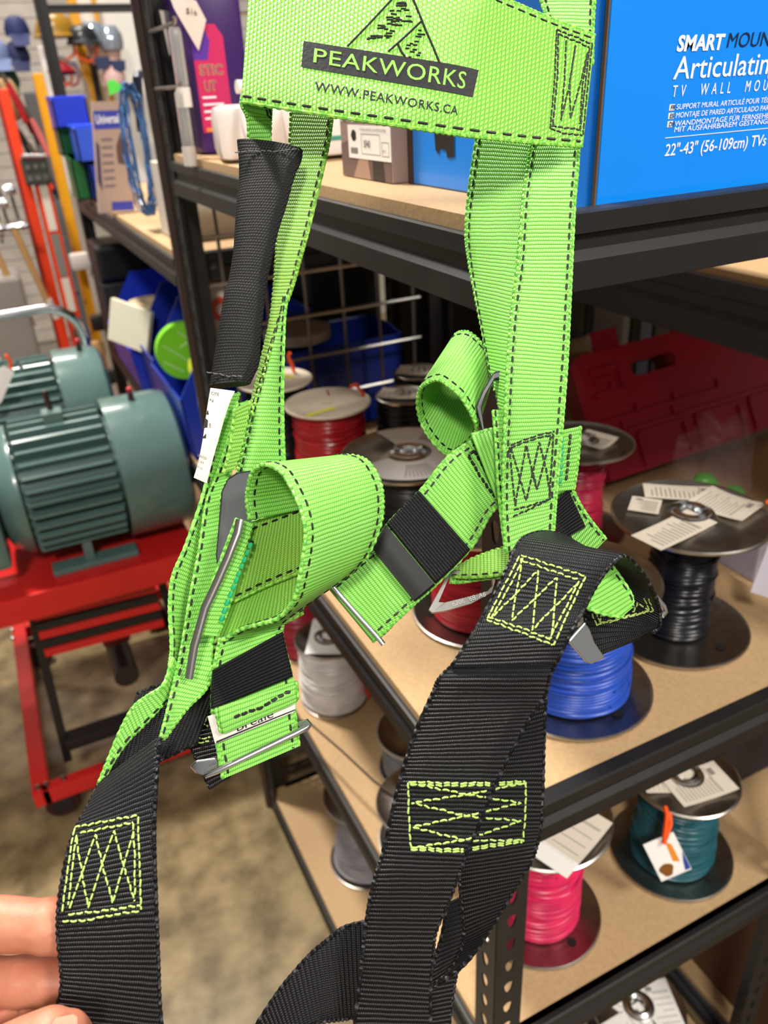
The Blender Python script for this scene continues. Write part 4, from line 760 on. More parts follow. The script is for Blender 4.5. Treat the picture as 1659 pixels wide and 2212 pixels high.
# ------------------------------------------------------------------ safety harness
# every strap: matching control points of its two edges (metres), webbing, thickness, stitched edges, cord
RIBBONS = {
 'chest_pad': dict(name='chest_pad', label='wide lime green chest strap with a black badge', mat='green_pad', thick=0.0022, cord=True, round=False, k=5, p=[(0.1756,0.522,1.6418,0.1498,0.4864,1.5747),(0.2108,0.4864,1.6346,0.1843,0.4505,1.5664),(0.2435,0.4603,1.6286,0.2141,0.4254,1.56),(0.274,0.4423,1.6242,0.2432,0.4084,1.554),(0.2937,0.4352,1.617,0.267,0.4014,1.5501),(0.3169,0.4277,1.6077,0.2911,0.3982,1.5467),(0.3421,0.4194,1.5986,0.3178,0.3939,1.5434)]),
 'pad_end_fold': dict(name='strap_end', label='', mat='green', thick=0.0022, cord=True, round=False, k=5, p=[(0.1779,0.53,1.636,0.1905,0.5292,1.6359),(0.1686,0.5147,1.6074,0.1821,0.5133,1.607),(0.1579,0.5006,1.5838,0.1729,0.4994,1.5808),(0.1504,0.4895,1.5742,0.1681,0.492,1.569),(0.1535,0.4911,1.5645,0.1675,0.4929,1.5637),(0.1508,0.4899,1.5457,0.163,0.4875,1.5449)]),
 'upper_strap': dict(name='upper_strap', label='', mat='green', thick=0.0022, cord=True, round=False, k=5, p=[(0.3317,0.4679,1.634,0.3629,0.4458,1.6316),(0.3295,0.4534,1.6165,0.3539,0.4361,1.6147),(0.3277,0.4417,1.6017,0.3473,0.4274,1.5992),(0.3255,0.4327,1.5849,0.3427,0.4204,1.5839)]),
 'shoulder_strap': dict(name='shoulder_strap', label='', mat='green', thick=0.0022, cord=True, round=False, k=5, p=[(0.3068,0.4271,1.5507,0.3277,0.4095,1.5498),(0.2998,0.4199,1.5352,0.3219,0.4017,1.5344),(0.2895,0.4095,1.514,0.3128,0.3909,1.5135),(0.2783,0.3953,1.4858,0.302,0.3767,1.4856),(0.2664,0.3834,1.4629,0.2916,0.3629,1.4606),(0.2559,0.371,1.4403,0.2819,0.3502,1.4382),(0.2443,0.3554,1.4136,0.2704,0.3362,1.4143),(0.2332,0.3399,1.3874,0.2592,0.3231,1.3919),(0.2241,0.3255,1.3667,0.2484,0.3104,1.3728),(0.2164,0.3103,1.3479,0.24,0.3001,1.3596)]),
 'shoulder_strap_back': dict(name='shoulder_strap', label='', mat='green', thick=0.0022, cord=True, round=False, k=5, p=[(0.2889,0.4585,1.5537,0.3098,0.4311,1.5492),(0.2778,0.4499,1.5222,0.2979,0.4196,1.5227),(0.2703,0.4418,1.4967,0.2873,0.4077,1.4989),(0.2681,0.4349,1.4812,0.2794,0.3991,1.4825),(0.2646,0.4209,1.4614,0.2693,0.3876,1.4617),(0.2602,0.4039,1.4399,0.2605,0.377,1.4435),(0.2549,0.3869,1.4221,0.2523,0.3664,1.4256),(0.2476,0.3664,1.4094,0.2461,0.358,1.411),(0.2427,0.3558,1.4024,0.2425,0.3527,1.4035)]),
 'shoulder_strap_layer': dict(name='strap_layer', label='', mat='green', thick=0.0022, cord=True, round=False, k=5, p=[(0.2391,0.3603,1.4114,0.2478,0.3594,1.4104),(0.2341,0.3492,1.3952,0.2414,0.3486,1.3937),(0.2282,0.3377,1.3779,0.235,0.3374,1.3763),(0.2229,0.3253,1.3612,0.2286,0.3254,1.3595),(0.218,0.3132,1.3477,0.2231,0.3138,1.3464)]),
 'rear_strap': dict(name='rear_strap', label='', mat='green_shaded', thick=0.0022, cord=True, round=False, k=5, p=[(0.1865,0.5066,1.5699,0.2068,0.4905,1.5669),(0.1811,0.4992,1.5532,0.2003,0.4836,1.5524),(0.1738,0.4909,1.5336,0.1902,0.4756,1.5333),(0.1611,0.4797,1.5051,0.174,0.4635,1.5048),(0.1552,0.4721,1.4899,0.1654,0.4579,1.4907),(0.1497,0.4647,1.4754,0.1568,0.4522,1.4767),(0.1423,0.4558,1.4589,0.1452,0.4455,1.4606),(0.1331,0.4478,1.4426,0.134,0.438,1.4435),(0.1233,0.4395,1.4252,0.1233,0.4313,1.4262),(0.115,0.4327,1.4116,0.1148,0.4262,1.4132)]),
 'rear_strap_front': dict(name='rear_strap', label='', mat='green', thick=0.0022, cord=True, round=False, k=5, p=[(0.1511,0.4509,1.4723,0.1518,0.4495,1.4725),(0.145,0.4456,1.4606,0.1466,0.4426,1.461),(0.1351,0.4392,1.4444,0.1401,0.4313,1.4455),(0.1238,0.4321,1.4259,0.1337,0.4208,1.4273),(0.1151,0.4267,1.4122,0.1292,0.4124,1.4139),(0.107,0.42,1.3988,0.1251,0.4039,1.4005),(0.0999,0.414,1.3875,0.122,0.3963,1.3897),(0.095,0.41,1.3791,0.1205,0.3904,1.3807)]),
 'sleeve': dict(name='sleeve', label='black fabric sleeve over the webbing', mat='sleeve', thick=0.009, cord=False, round=True, k=10, p=[(0.1469,0.4959,1.5549,0.1786,0.4723,1.5481),(0.1447,0.4897,1.5449,0.1752,0.4679,1.5424),(0.1417,0.4847,1.5342,0.1689,0.4648,1.5345),(0.1369,0.4788,1.5226,0.1613,0.4596,1.5219),(0.1316,0.4716,1.5086,0.1525,0.4543,1.5083),(0.1276,0.466,1.4982,0.1464,0.4494,1.4974),(0.1209,0.4595,1.4843,0.1391,0.4434,1.4839),(0.116,0.4559,1.4765,0.1352,0.439,1.4756),(0.1065,0.4463,1.4572,0.1273,0.4291,1.4572),(0.0994,0.4384,1.4428,0.1221,0.4225,1.4442),(0.0944,0.4335,1.4327,0.1148,0.4191,1.4349)]),
 'printed_label': dict(name='printed_label', label='white printed label', mat='label', thick=0.0006, cord=False, round=False, k=5, p=[(0.0934,0.4261,1.4343,0.1058,0.4212,1.4314),(0.0889,0.4215,1.4251,0.0998,0.4182,1.4239),(0.0817,0.4133,1.4101,0.0898,0.4111,1.4084),(0.076,0.4082,1.3993,0.0831,0.4065,1.3976),(0.0717,0.405,1.3926,0.0777,0.4023,1.3886)]),
 'leg_strap_upper': dict(name='leg_strap', label='', mat='green', thick=0.0022, cord=True, round=False, k=5, p=[(0.1035,0.4279,1.4284,0.1099,0.4293,1.4273),(0.0965,0.4223,1.4177,0.1028,0.4237,1.4144),(0.0888,0.416,1.4054,0.0956,0.4174,1.4025),(0.075,0.4026,1.3828,0.0787,0.4052,1.3795),(0.0585,0.3898,1.3612,0.0651,0.3914,1.3542),(0.0469,0.3806,1.3493,0.0572,0.3834,1.339),(0.0408,0.3711,1.3372,0.0515,0.3771,1.3282),(0.0359,0.3569,1.3221,0.0421,0.3637,1.3151),(0.0318,0.3495,1.315,0.0362,0.3546,1.308)]),
 'leg_strap_rear': dict(name='leg_strap', label='', mat='green', thick=0.0022, cord=True, round=False, k=5, p=[(0.1057,0.4185,1.4248,0.112,0.4215,1.4242),(0.0955,0.4106,1.4079,0.1028,0.4118,1.4071),(0.0854,0.4039,1.3929,0.0933,0.4051,1.3927),(0.0753,0.3973,1.3805,0.083,0.3984,1.3799),(0.0639,0.3843,1.3582,0.0765,0.3833,1.3579),(0.0529,0.3721,1.3397,0.0672,0.3705,1.3376),(0.0413,0.3569,1.32,0.0567,0.3554,1.3167),(0.0338,0.3462,1.311,0.0493,0.3424,1.3019),(0.0253,0.3334,1.3018,0.0338,0.3332,1.2976),(0.017,0.322,1.2931,0.0189,0.3231,1.2922)]),
 'strap_tab': dict(name='strap_tab', label='', mat='green_shaded', thick=0.0022, cord=True, round=False, k=5, p=[(0.1015,0.4097,1.4257,0.1112,0.4124,1.4272),(0.0973,0.4052,1.415,0.1048,0.4064,1.4143),(0.0921,0.4,1.4042,0.0986,0.4015,1.4034),(0.087,0.397,1.3953,0.0931,0.3979,1.3951)]),
 'leg_strap_fold': dict(name='leg_strap', label='', mat='green', thick=0.0022, cord=True, round=False, k=5, p=[(0.0348,0.3515,1.3186,0.0369,0.3523,1.3109),(0.0265,0.3429,1.3103,0.0287,0.3442,1.3016),(0.0175,0.3415,1.3073,0.021,0.3388,1.2991),(0.0093,0.3398,1.3045,0.0105,0.3348,1.2948),(0.0008,0.3364,1.2963,0.0023,0.3325,1.291),(-0.0087,0.3313,1.2846,-0.0071,0.3298,1.2833),(-0.0168,0.3265,1.2746,-0.0157,0.3257,1.2741)]),
 'inner_black_strap': dict(name='inner_strap', label='', mat='black', thick=0.0022, cord=True, round=False, k=5, p=[(0.013,0.357,1.2983,-0.0126,0.3349,1.2667),(0.024,0.3557,1.3004,0.004,0.3322,1.2708),(0.0431,0.3513,1.2995,0.0166,0.3302,1.273),(0.0543,0.3479,1.294,0.0354,0.3329,1.2731)]),
 'black_strap_behind_buckle': dict(name='inner_strap', label='', mat='black', thick=0.0022, cord=True, round=False, k=5, p=[(0.0387,0.358,1.2863,0.0562,0.3522,1.29),(0.0328,0.3483,1.2697,0.0503,0.3418,1.2722),(0.0341,0.3379,1.2573,0.0481,0.333,1.26),(0.0367,0.3262,1.2439,0.0474,0.3243,1.2491)]),
 'lower_leg_strap': dict(name='leg_strap', label='black leg strap held by the hand', mat='black', thick=0.0032, cord=True, round=False, k=5, p=[(-0.0162,0.3274,1.2744,0.0172,0.3202,1.2965),(-0.0226,0.3205,1.2705,0.0135,0.3122,1.2908),(-0.0302,0.314,1.2662,0.0081,0.3017,1.2796),(-0.036,0.3074,1.2612,0.0038,0.2929,1.2699),(-0.0419,0.2988,1.2528,-0,0.2835,1.2595),(-0.0468,0.2907,1.2438,-0.0038,0.2738,1.2465),(-0.05,0.2839,1.2341,-0.0076,0.2648,1.2329),(-0.0522,0.2767,1.2225,-0.0113,0.2567,1.2184),(-0.0546,0.2714,1.2139,-0.0146,0.2495,1.206),(-0.0647,0.2631,1.1962,-0.0184,0.2392,1.1878)]),
 'web_loop': dict(name='web_loop', label='', mat='green', thick=0.0022, cord=True, round=False, k=5, p=[(0.0908,0.3695,1.3772,0.1376,0.3803,1.3686),(0.0915,0.3725,1.3872,0.1399,0.3841,1.3768),(0.0934,0.3727,1.3952,0.1415,0.3826,1.3859),(0.0964,0.3704,1.4041,0.1432,0.3802,1.3937),(0.1013,0.3638,1.4095,0.1483,0.3725,1.3995),(0.1059,0.3526,1.409,0.1542,0.361,1.4017),(0.1073,0.3429,1.4043,0.1564,0.3513,1.3997),(0.1079,0.3329,1.3964,0.1567,0.3423,1.3932),(0.1069,0.3257,1.3877,0.1545,0.336,1.3852),(0.1036,0.3216,1.3783,0.1507,0.332,1.3754),(0.0989,0.319,1.366,0.1424,0.3301,1.3617),(0.0949,0.3198,1.3538,0.1333,0.3331,1.3513),(0.087,0.3259,1.3411,0.1184,0.3402,1.3391),(0.079,0.3354,1.3341,0.1039,0.3463,1.3276),(0.0699,0.3446,1.3278,0.097,0.3508,1.3193),(0.0613,0.3495,1.321,0.0951,0.351,1.3139)]),
 'buckle_strap': dict(name='buckle_strap', label='', mat='green', thick=0.0022, cord=True, round=False, k=5, p=[(0.0611,0.3521,1.321,0.0959,0.3538,1.3172),(0.0543,0.3455,1.3088,0.0934,0.3455,1.3118),(0.0474,0.3353,1.2905,0.0919,0.3319,1.2961),(0.0447,0.3244,1.2744,0.0878,0.3201,1.2796),(0.0427,0.3143,1.2602,0.0849,0.3101,1.2668)]),
 'elastic_band': dict(name='elastic_band', label='black elastic keeper band', mat='elastic', thick=0.004, cord=False, round=False, k=5, p=[(0.0521,0.3415,1.31,0.0938,0.3446,1.3179),(0.0488,0.3368,1.3016,0.0928,0.3367,1.3081),(0.0461,0.3319,1.2934,0.0919,0.3289,1.2986)]),
 'strap_fold': dict(name='strap_fold', label='', mat='green', thick=0.005, cord=True, round=False, k=5, p=[(0.0487,0.3295,1.2945,0.0922,0.3251,1.2977),(0.0477,0.3248,1.2901,0.091,0.3213,1.2946),(0.0475,0.3223,1.2835,0.0901,0.3198,1.2894)]),
 'white_band': dict(name='white_band', label='white band with black lettering', mat='label', thick=0.002, cord=False, round=False, k=5, p=[(0.0436,0.3311,1.29,0.0908,0.3234,1.2906),(0.0435,0.3267,1.2836,0.0893,0.3213,1.2869),(0.0435,0.323,1.2775,0.088,0.3195,1.283)]),
 'side_panel_strap': dict(name='side_panel_strap', label='', mat='green_shaded', thick=0.0022, cord=True, round=False, k=5, p=[(0.0927,0.3744,1.3723,0.0724,0.3596,1.3361),(0.1087,0.377,1.3723,0.0925,0.3618,1.3384),(0.1226,0.3794,1.3723,0.113,0.3623,1.3405),(0.1386,0.3819,1.3721,0.1299,0.364,1.3416)]),
 'side_panel_strap_lower': dict(name='side_panel_strap', label='', mat='green_shaded', thick=0.0022, cord=True, round=False, k=5, p=[(0.0729,0.3642,1.3356,0.0557,0.3554,1.3139),(0.0897,0.3655,1.3383,0.0721,0.3547,1.3128),(0.1046,0.3669,1.3395,0.0934,0.3523,1.3169),(0.1202,0.3683,1.3414,0.1094,0.3536,1.3188)]),
 'strap_wrap': dict(name='strap_wrap', label='', mat='green', thick=0.004, cord=True, round=False, k=5, p=[(0.0842,0.3703,1.3798,0.0921,0.3698,1.3746),(0.0724,0.3645,1.3631,0.0813,0.3624,1.358),(0.0566,0.3561,1.3409,0.0683,0.3537,1.3376),(0.0481,0.3518,1.3292,0.0591,0.3482,1.3256)]),
 'chest_strap': dict(name='chest_strap', label='', mat='green', thick=0.0022, cord=True, round=False, k=5, p=[(0.2398,0.3714,1.3929,0.2444,0.3447,1.36),(0.2147,0.3702,1.3839,0.2285,0.3432,1.3557),(0.1929,0.3654,1.3696,0.21,0.3364,1.3405),(0.1693,0.3626,1.3551,0.1847,0.3336,1.3248),(0.1571,0.3591,1.344,0.1712,0.3331,1.3175),(0.143,0.3585,1.3363,0.1578,0.3322,1.3099),(0.1294,0.3578,1.3288,0.1459,0.3315,1.3037)]),
 'chest_strap_tail': dict(name='chest_strap', label='', mat='green', thick=0.0022, cord=True, round=False, k=5, p=[(0.1746,0.3664,1.3508,0.1859,0.3428,1.3262),(0.1552,0.3653,1.3382,0.1679,0.3388,1.3119),(0.1403,0.3633,1.3297,0.1534,0.336,1.3025),(0.1278,0.3599,1.3268,0.1424,0.3333,1.2999)]),
 'chest_elastic': dict(name='elastic_band', label='black elastic keeper band', mat='elastic', thick=0.004, cord=False, round=False, k=5, p=[(0.1898,0.3623,1.3715,0.2069,0.3328,1.3415),(0.1779,0.3611,1.3644,0.1949,0.3314,1.3341),(0.1672,0.3594,1.3576,0.1827,0.3306,1.3275)]),
 'rubber_keeper': dict(name='rubber_keeper', label='smooth black rubber keeper', mat='rubber', thick=0.004, cord=False, round=False, k=5, p=[(0.1665,0.3598,1.3567,0.1823,0.3308,1.3266),(0.1612,0.3581,1.3517,0.1757,0.3306,1.3232),(0.1563,0.3573,1.3456,0.1696,0.3317,1.3192)]),
 'strap_layer_stitched': dict(name='strap_layer', label='', mat='green', thick=0.0022, cord=True, round=False, k=5, p=[(0.2274,0.3656,1.3966,0.2308,0.343,1.3635),(0.2359,0.3628,1.3986,0.2374,0.3445,1.3711),(0.2428,0.3612,1.3991,0.2422,0.3472,1.3793)]),
 'folded_strap': dict(name='folded_strap', label='', mat='green_shaded', thick=0.0022, cord=True, round=False, k=5, p=[(0.2387,0.3397,1.3306,0.2318,0.3289,1.3196),(0.2288,0.3447,1.3271,0.2219,0.3338,1.3181),(0.2185,0.3493,1.3226,0.2117,0.3393,1.3174),(0.2071,0.3532,1.3161,0.203,0.3475,1.3159)]),
 'folded_strap_lower': dict(name='folded_strap', label='', mat='green', thick=0.0022, cord=True, round=False, k=5, p=[(0.2343,0.3373,1.3147,0.2304,0.334,1.3145),(0.2223,0.3445,1.3133,0.2186,0.3408,1.3126),(0.2128,0.3508,1.3122,0.209,0.3465,1.3105),(0.2055,0.354,1.3121,0.2037,0.351,1.3097)]),
 'crossing_strap_loop': dict(name='crossing_strap', label='', mat='black', thick=0.0022, cord=True, round=False, k=5, p=[(0.1526,0.2623,1.3284,0.195,0.2361,1.332),(0.167,0.2656,1.3407,0.2078,0.24,1.3463),(0.1812,0.2721,1.3511,0.2179,0.2452,1.3512),(0.1944,0.2779,1.3627,0.2276,0.249,1.3587),(0.2031,0.2837,1.3686,0.2387,0.2518,1.3657),(0.214,0.2904,1.3694,0.2496,0.2542,1.3656),(0.232,0.2964,1.3641,0.2633,0.2555,1.3512),(0.2508,0.2995,1.3522,0.2758,0.2582,1.3338),(0.2582,0.2991,1.3364,0.2843,0.2601,1.3184),(0.2583,0.2942,1.3218,0.2856,0.259,1.3091),(0.254,0.2846,1.3066,0.2838,0.2579,1.306),(0.2502,0.2698,1.2895,0.2783,0.2572,1.3047)]),
 'crossing_strap': dict(name='crossing_strap', label='black front leg strap', mat='black', thick=0.0022, cord=True, round=False, k=5, p=[(0.1649,0.2673,1.3347,0.2067,0.2422,1.3397),(0.1565,0.2644,1.3285,0.1984,0.2385,1.3323),(0.1464,0.2629,1.3235,0.1915,0.2357,1.3254),(0.1412,0.2613,1.3168,0.1882,0.2338,1.3176),(0.1294,0.2574,1.3012,0.1764,0.2326,1.3044),(0.1187,0.2517,1.2854,0.1601,0.2285,1.2849),(0.1092,0.2454,1.2696,0.1479,0.2242,1.2682),(0.0999,0.2385,1.2529,0.1345,0.219,1.2512),(0.0936,0.2349,1.2441,0.1293,0.2167,1.2433),(0.088,0.2311,1.2334,0.1219,0.2135,1.2323),(0.0824,0.2261,1.2207,0.1127,0.2103,1.2197),(0.0784,0.2214,1.2119,0.1087,0.2063,1.21),(0.0739,0.2165,1.2002,0.1037,0.2007,1.1967),(0.0641,0.2065,1.1779,0.0974,0.1901,1.1762)]),
 'side_strap': dict(name='side_strap', label='', mat='black', thick=0.0022, cord=True, round=False, k=5, p=[(0.1774,0.2446,1.3169,0.1916,0.2376,1.3161),(0.1785,0.2374,1.3013,0.1879,0.2328,1.3052),(0.1689,0.2346,1.2893,0.1839,0.227,1.2923),(0.1589,0.2313,1.276,0.179,0.2198,1.2765),(0.1473,0.2273,1.2604,0.1739,0.2127,1.2606),(0.1365,0.223,1.2448,0.1688,0.2086,1.2498),(0.1324,0.2211,1.2364,0.1639,0.2069,1.2411),(0.1309,0.2168,1.2237,0.1554,0.2058,1.2306),(0.1292,0.2113,1.2091,0.1454,0.2044,1.2185),(0.1273,0.2095,1.1982,0.1372,0.2039,1.2071),(0.1198,0.2088,1.1851,0.1255,0.2044,1.1925),(0.109,0.211,1.1741,0.1109,0.2094,1.177)]),
 'inner_strap': dict(name='inner_strap', label='', mat='black', thick=0.0022, cord=True, round=False, k=5, p=[(0.1312,0.2307,1.2032,0.1416,0.2294,1.2048),(0.1229,0.223,1.1923,0.135,0.2204,1.193),(0.1152,0.2178,1.1819,0.1308,0.2153,1.1855),(0.1083,0.2123,1.1715,0.1219,0.212,1.1773)]),
 'hanging_tail': dict(name='hanging_tail', label='', mat='black', thick=0.0022, cord=True, round=False, k=5, p=[(0.1132,0.221,1.173,0.1288,0.2166,1.1714),(0.1104,0.214,1.1591,0.1219,0.2109,1.1587),(0.1046,0.2053,1.1401,0.1133,0.2022,1.1375)]),
 'branch_strap': dict(name='branch_strap', label='', mat='black', thick=0.0022, cord=True, round=False, k=5, p=[(0.0916,0.2344,1.2124,0.0794,0.2139,1.1727),(0.0764,0.239,1.2104,0.0672,0.2175,1.1736),(0.0685,0.2394,1.207,0.0611,0.2188,1.1753),(0.0586,0.2391,1.2031,0.0545,0.2203,1.1769),(0.0479,0.2379,1.197,0.0466,0.2219,1.1776),(0.0373,0.2361,1.19,0.0378,0.2217,1.1747),(0.0238,0.233,1.1786,0.0284,0.2182,1.1657)]),
 'inner_green_strap': dict(name='inner_strap', label='', mat='green', thick=0.0022, cord=True, round=False, k=5, p=[(0.2544,0.2699,1.3516,0.2259,0.2633,1.3479),(0.2581,0.2633,1.3433,0.228,0.2585,1.3414),(0.2592,0.2565,1.337,0.2357,0.2522,1.3368),(0.2561,0.252,1.3334,0.246,0.2479,1.3334)]),
 'side_tab': dict(name='side_tab', label='', mat='green', thick=0.0022, cord=True, round=False, k=5, p=[(0.2759,0.348,1.3942,0.288,0.3416,1.397),(0.271,0.3405,1.3778,0.2819,0.3343,1.38),(0.2659,0.334,1.3629,0.2753,0.328,1.3643)]),
 'diagonal_rear_strap': dict(name='rear_strap', label='', mat='green', thick=0.0022, cord=True, round=False, k=5, p=[(0.272,0.3557,1.3684,0.2827,0.3512,1.3753),(0.2705,0.3416,1.3478,0.283,0.3381,1.3578),(0.2732,0.3284,1.334,0.2844,0.3254,1.3461),(0.2758,0.3144,1.3209,0.2888,0.3115,1.3346)]),
 'rear_elastic': dict(name='elastic_band', label='black elastic keeper band', mat='elastic', thick=0.004, cord=False, round=False, k=5, p=[(0.2666,0.3392,1.3491,0.2783,0.3367,1.3603),(0.2662,0.3315,1.3401,0.2791,0.3278,1.3502),(0.2665,0.325,1.3336,0.2798,0.3199,1.3417)]),
 'small_web_loop': dict(name='web_loop', label='', mat='green', thick=0.0022, cord=True, round=False, k=5, p=[(0.2154,0.4043,1.4165,0.2574,0.4336,1.4352),(0.2172,0.3986,1.421,0.258,0.4277,1.4383),(0.2205,0.3915,1.4242,0.2596,0.4201,1.4394),(0.2231,0.384,1.4221,0.2619,0.4118,1.4357),(0.2269,0.3767,1.417,0.2636,0.4053,1.4302),(0.2315,0.3723,1.4068,0.2655,0.4033,1.4221),(0.2347,0.3716,1.3976,0.2662,0.4041,1.4135),(0.2346,0.376,1.3882,0.2668,0.4084,1.4044),(0.2309,0.3817,1.3802,0.2655,0.4146,1.399),(0.225,0.3879,1.3755,0.2614,0.4222,1.3982),(0.2214,0.4031,1.3814,0.2618,0.4346,1.4024),(0.2192,0.4126,1.3914,0.2613,0.4428,1.4115),(0.216,0.4101,1.4056,0.2579,0.4398,1.425),(0.2154,0.4043,1.4165,0.2574,0.4336,1.4352)])}
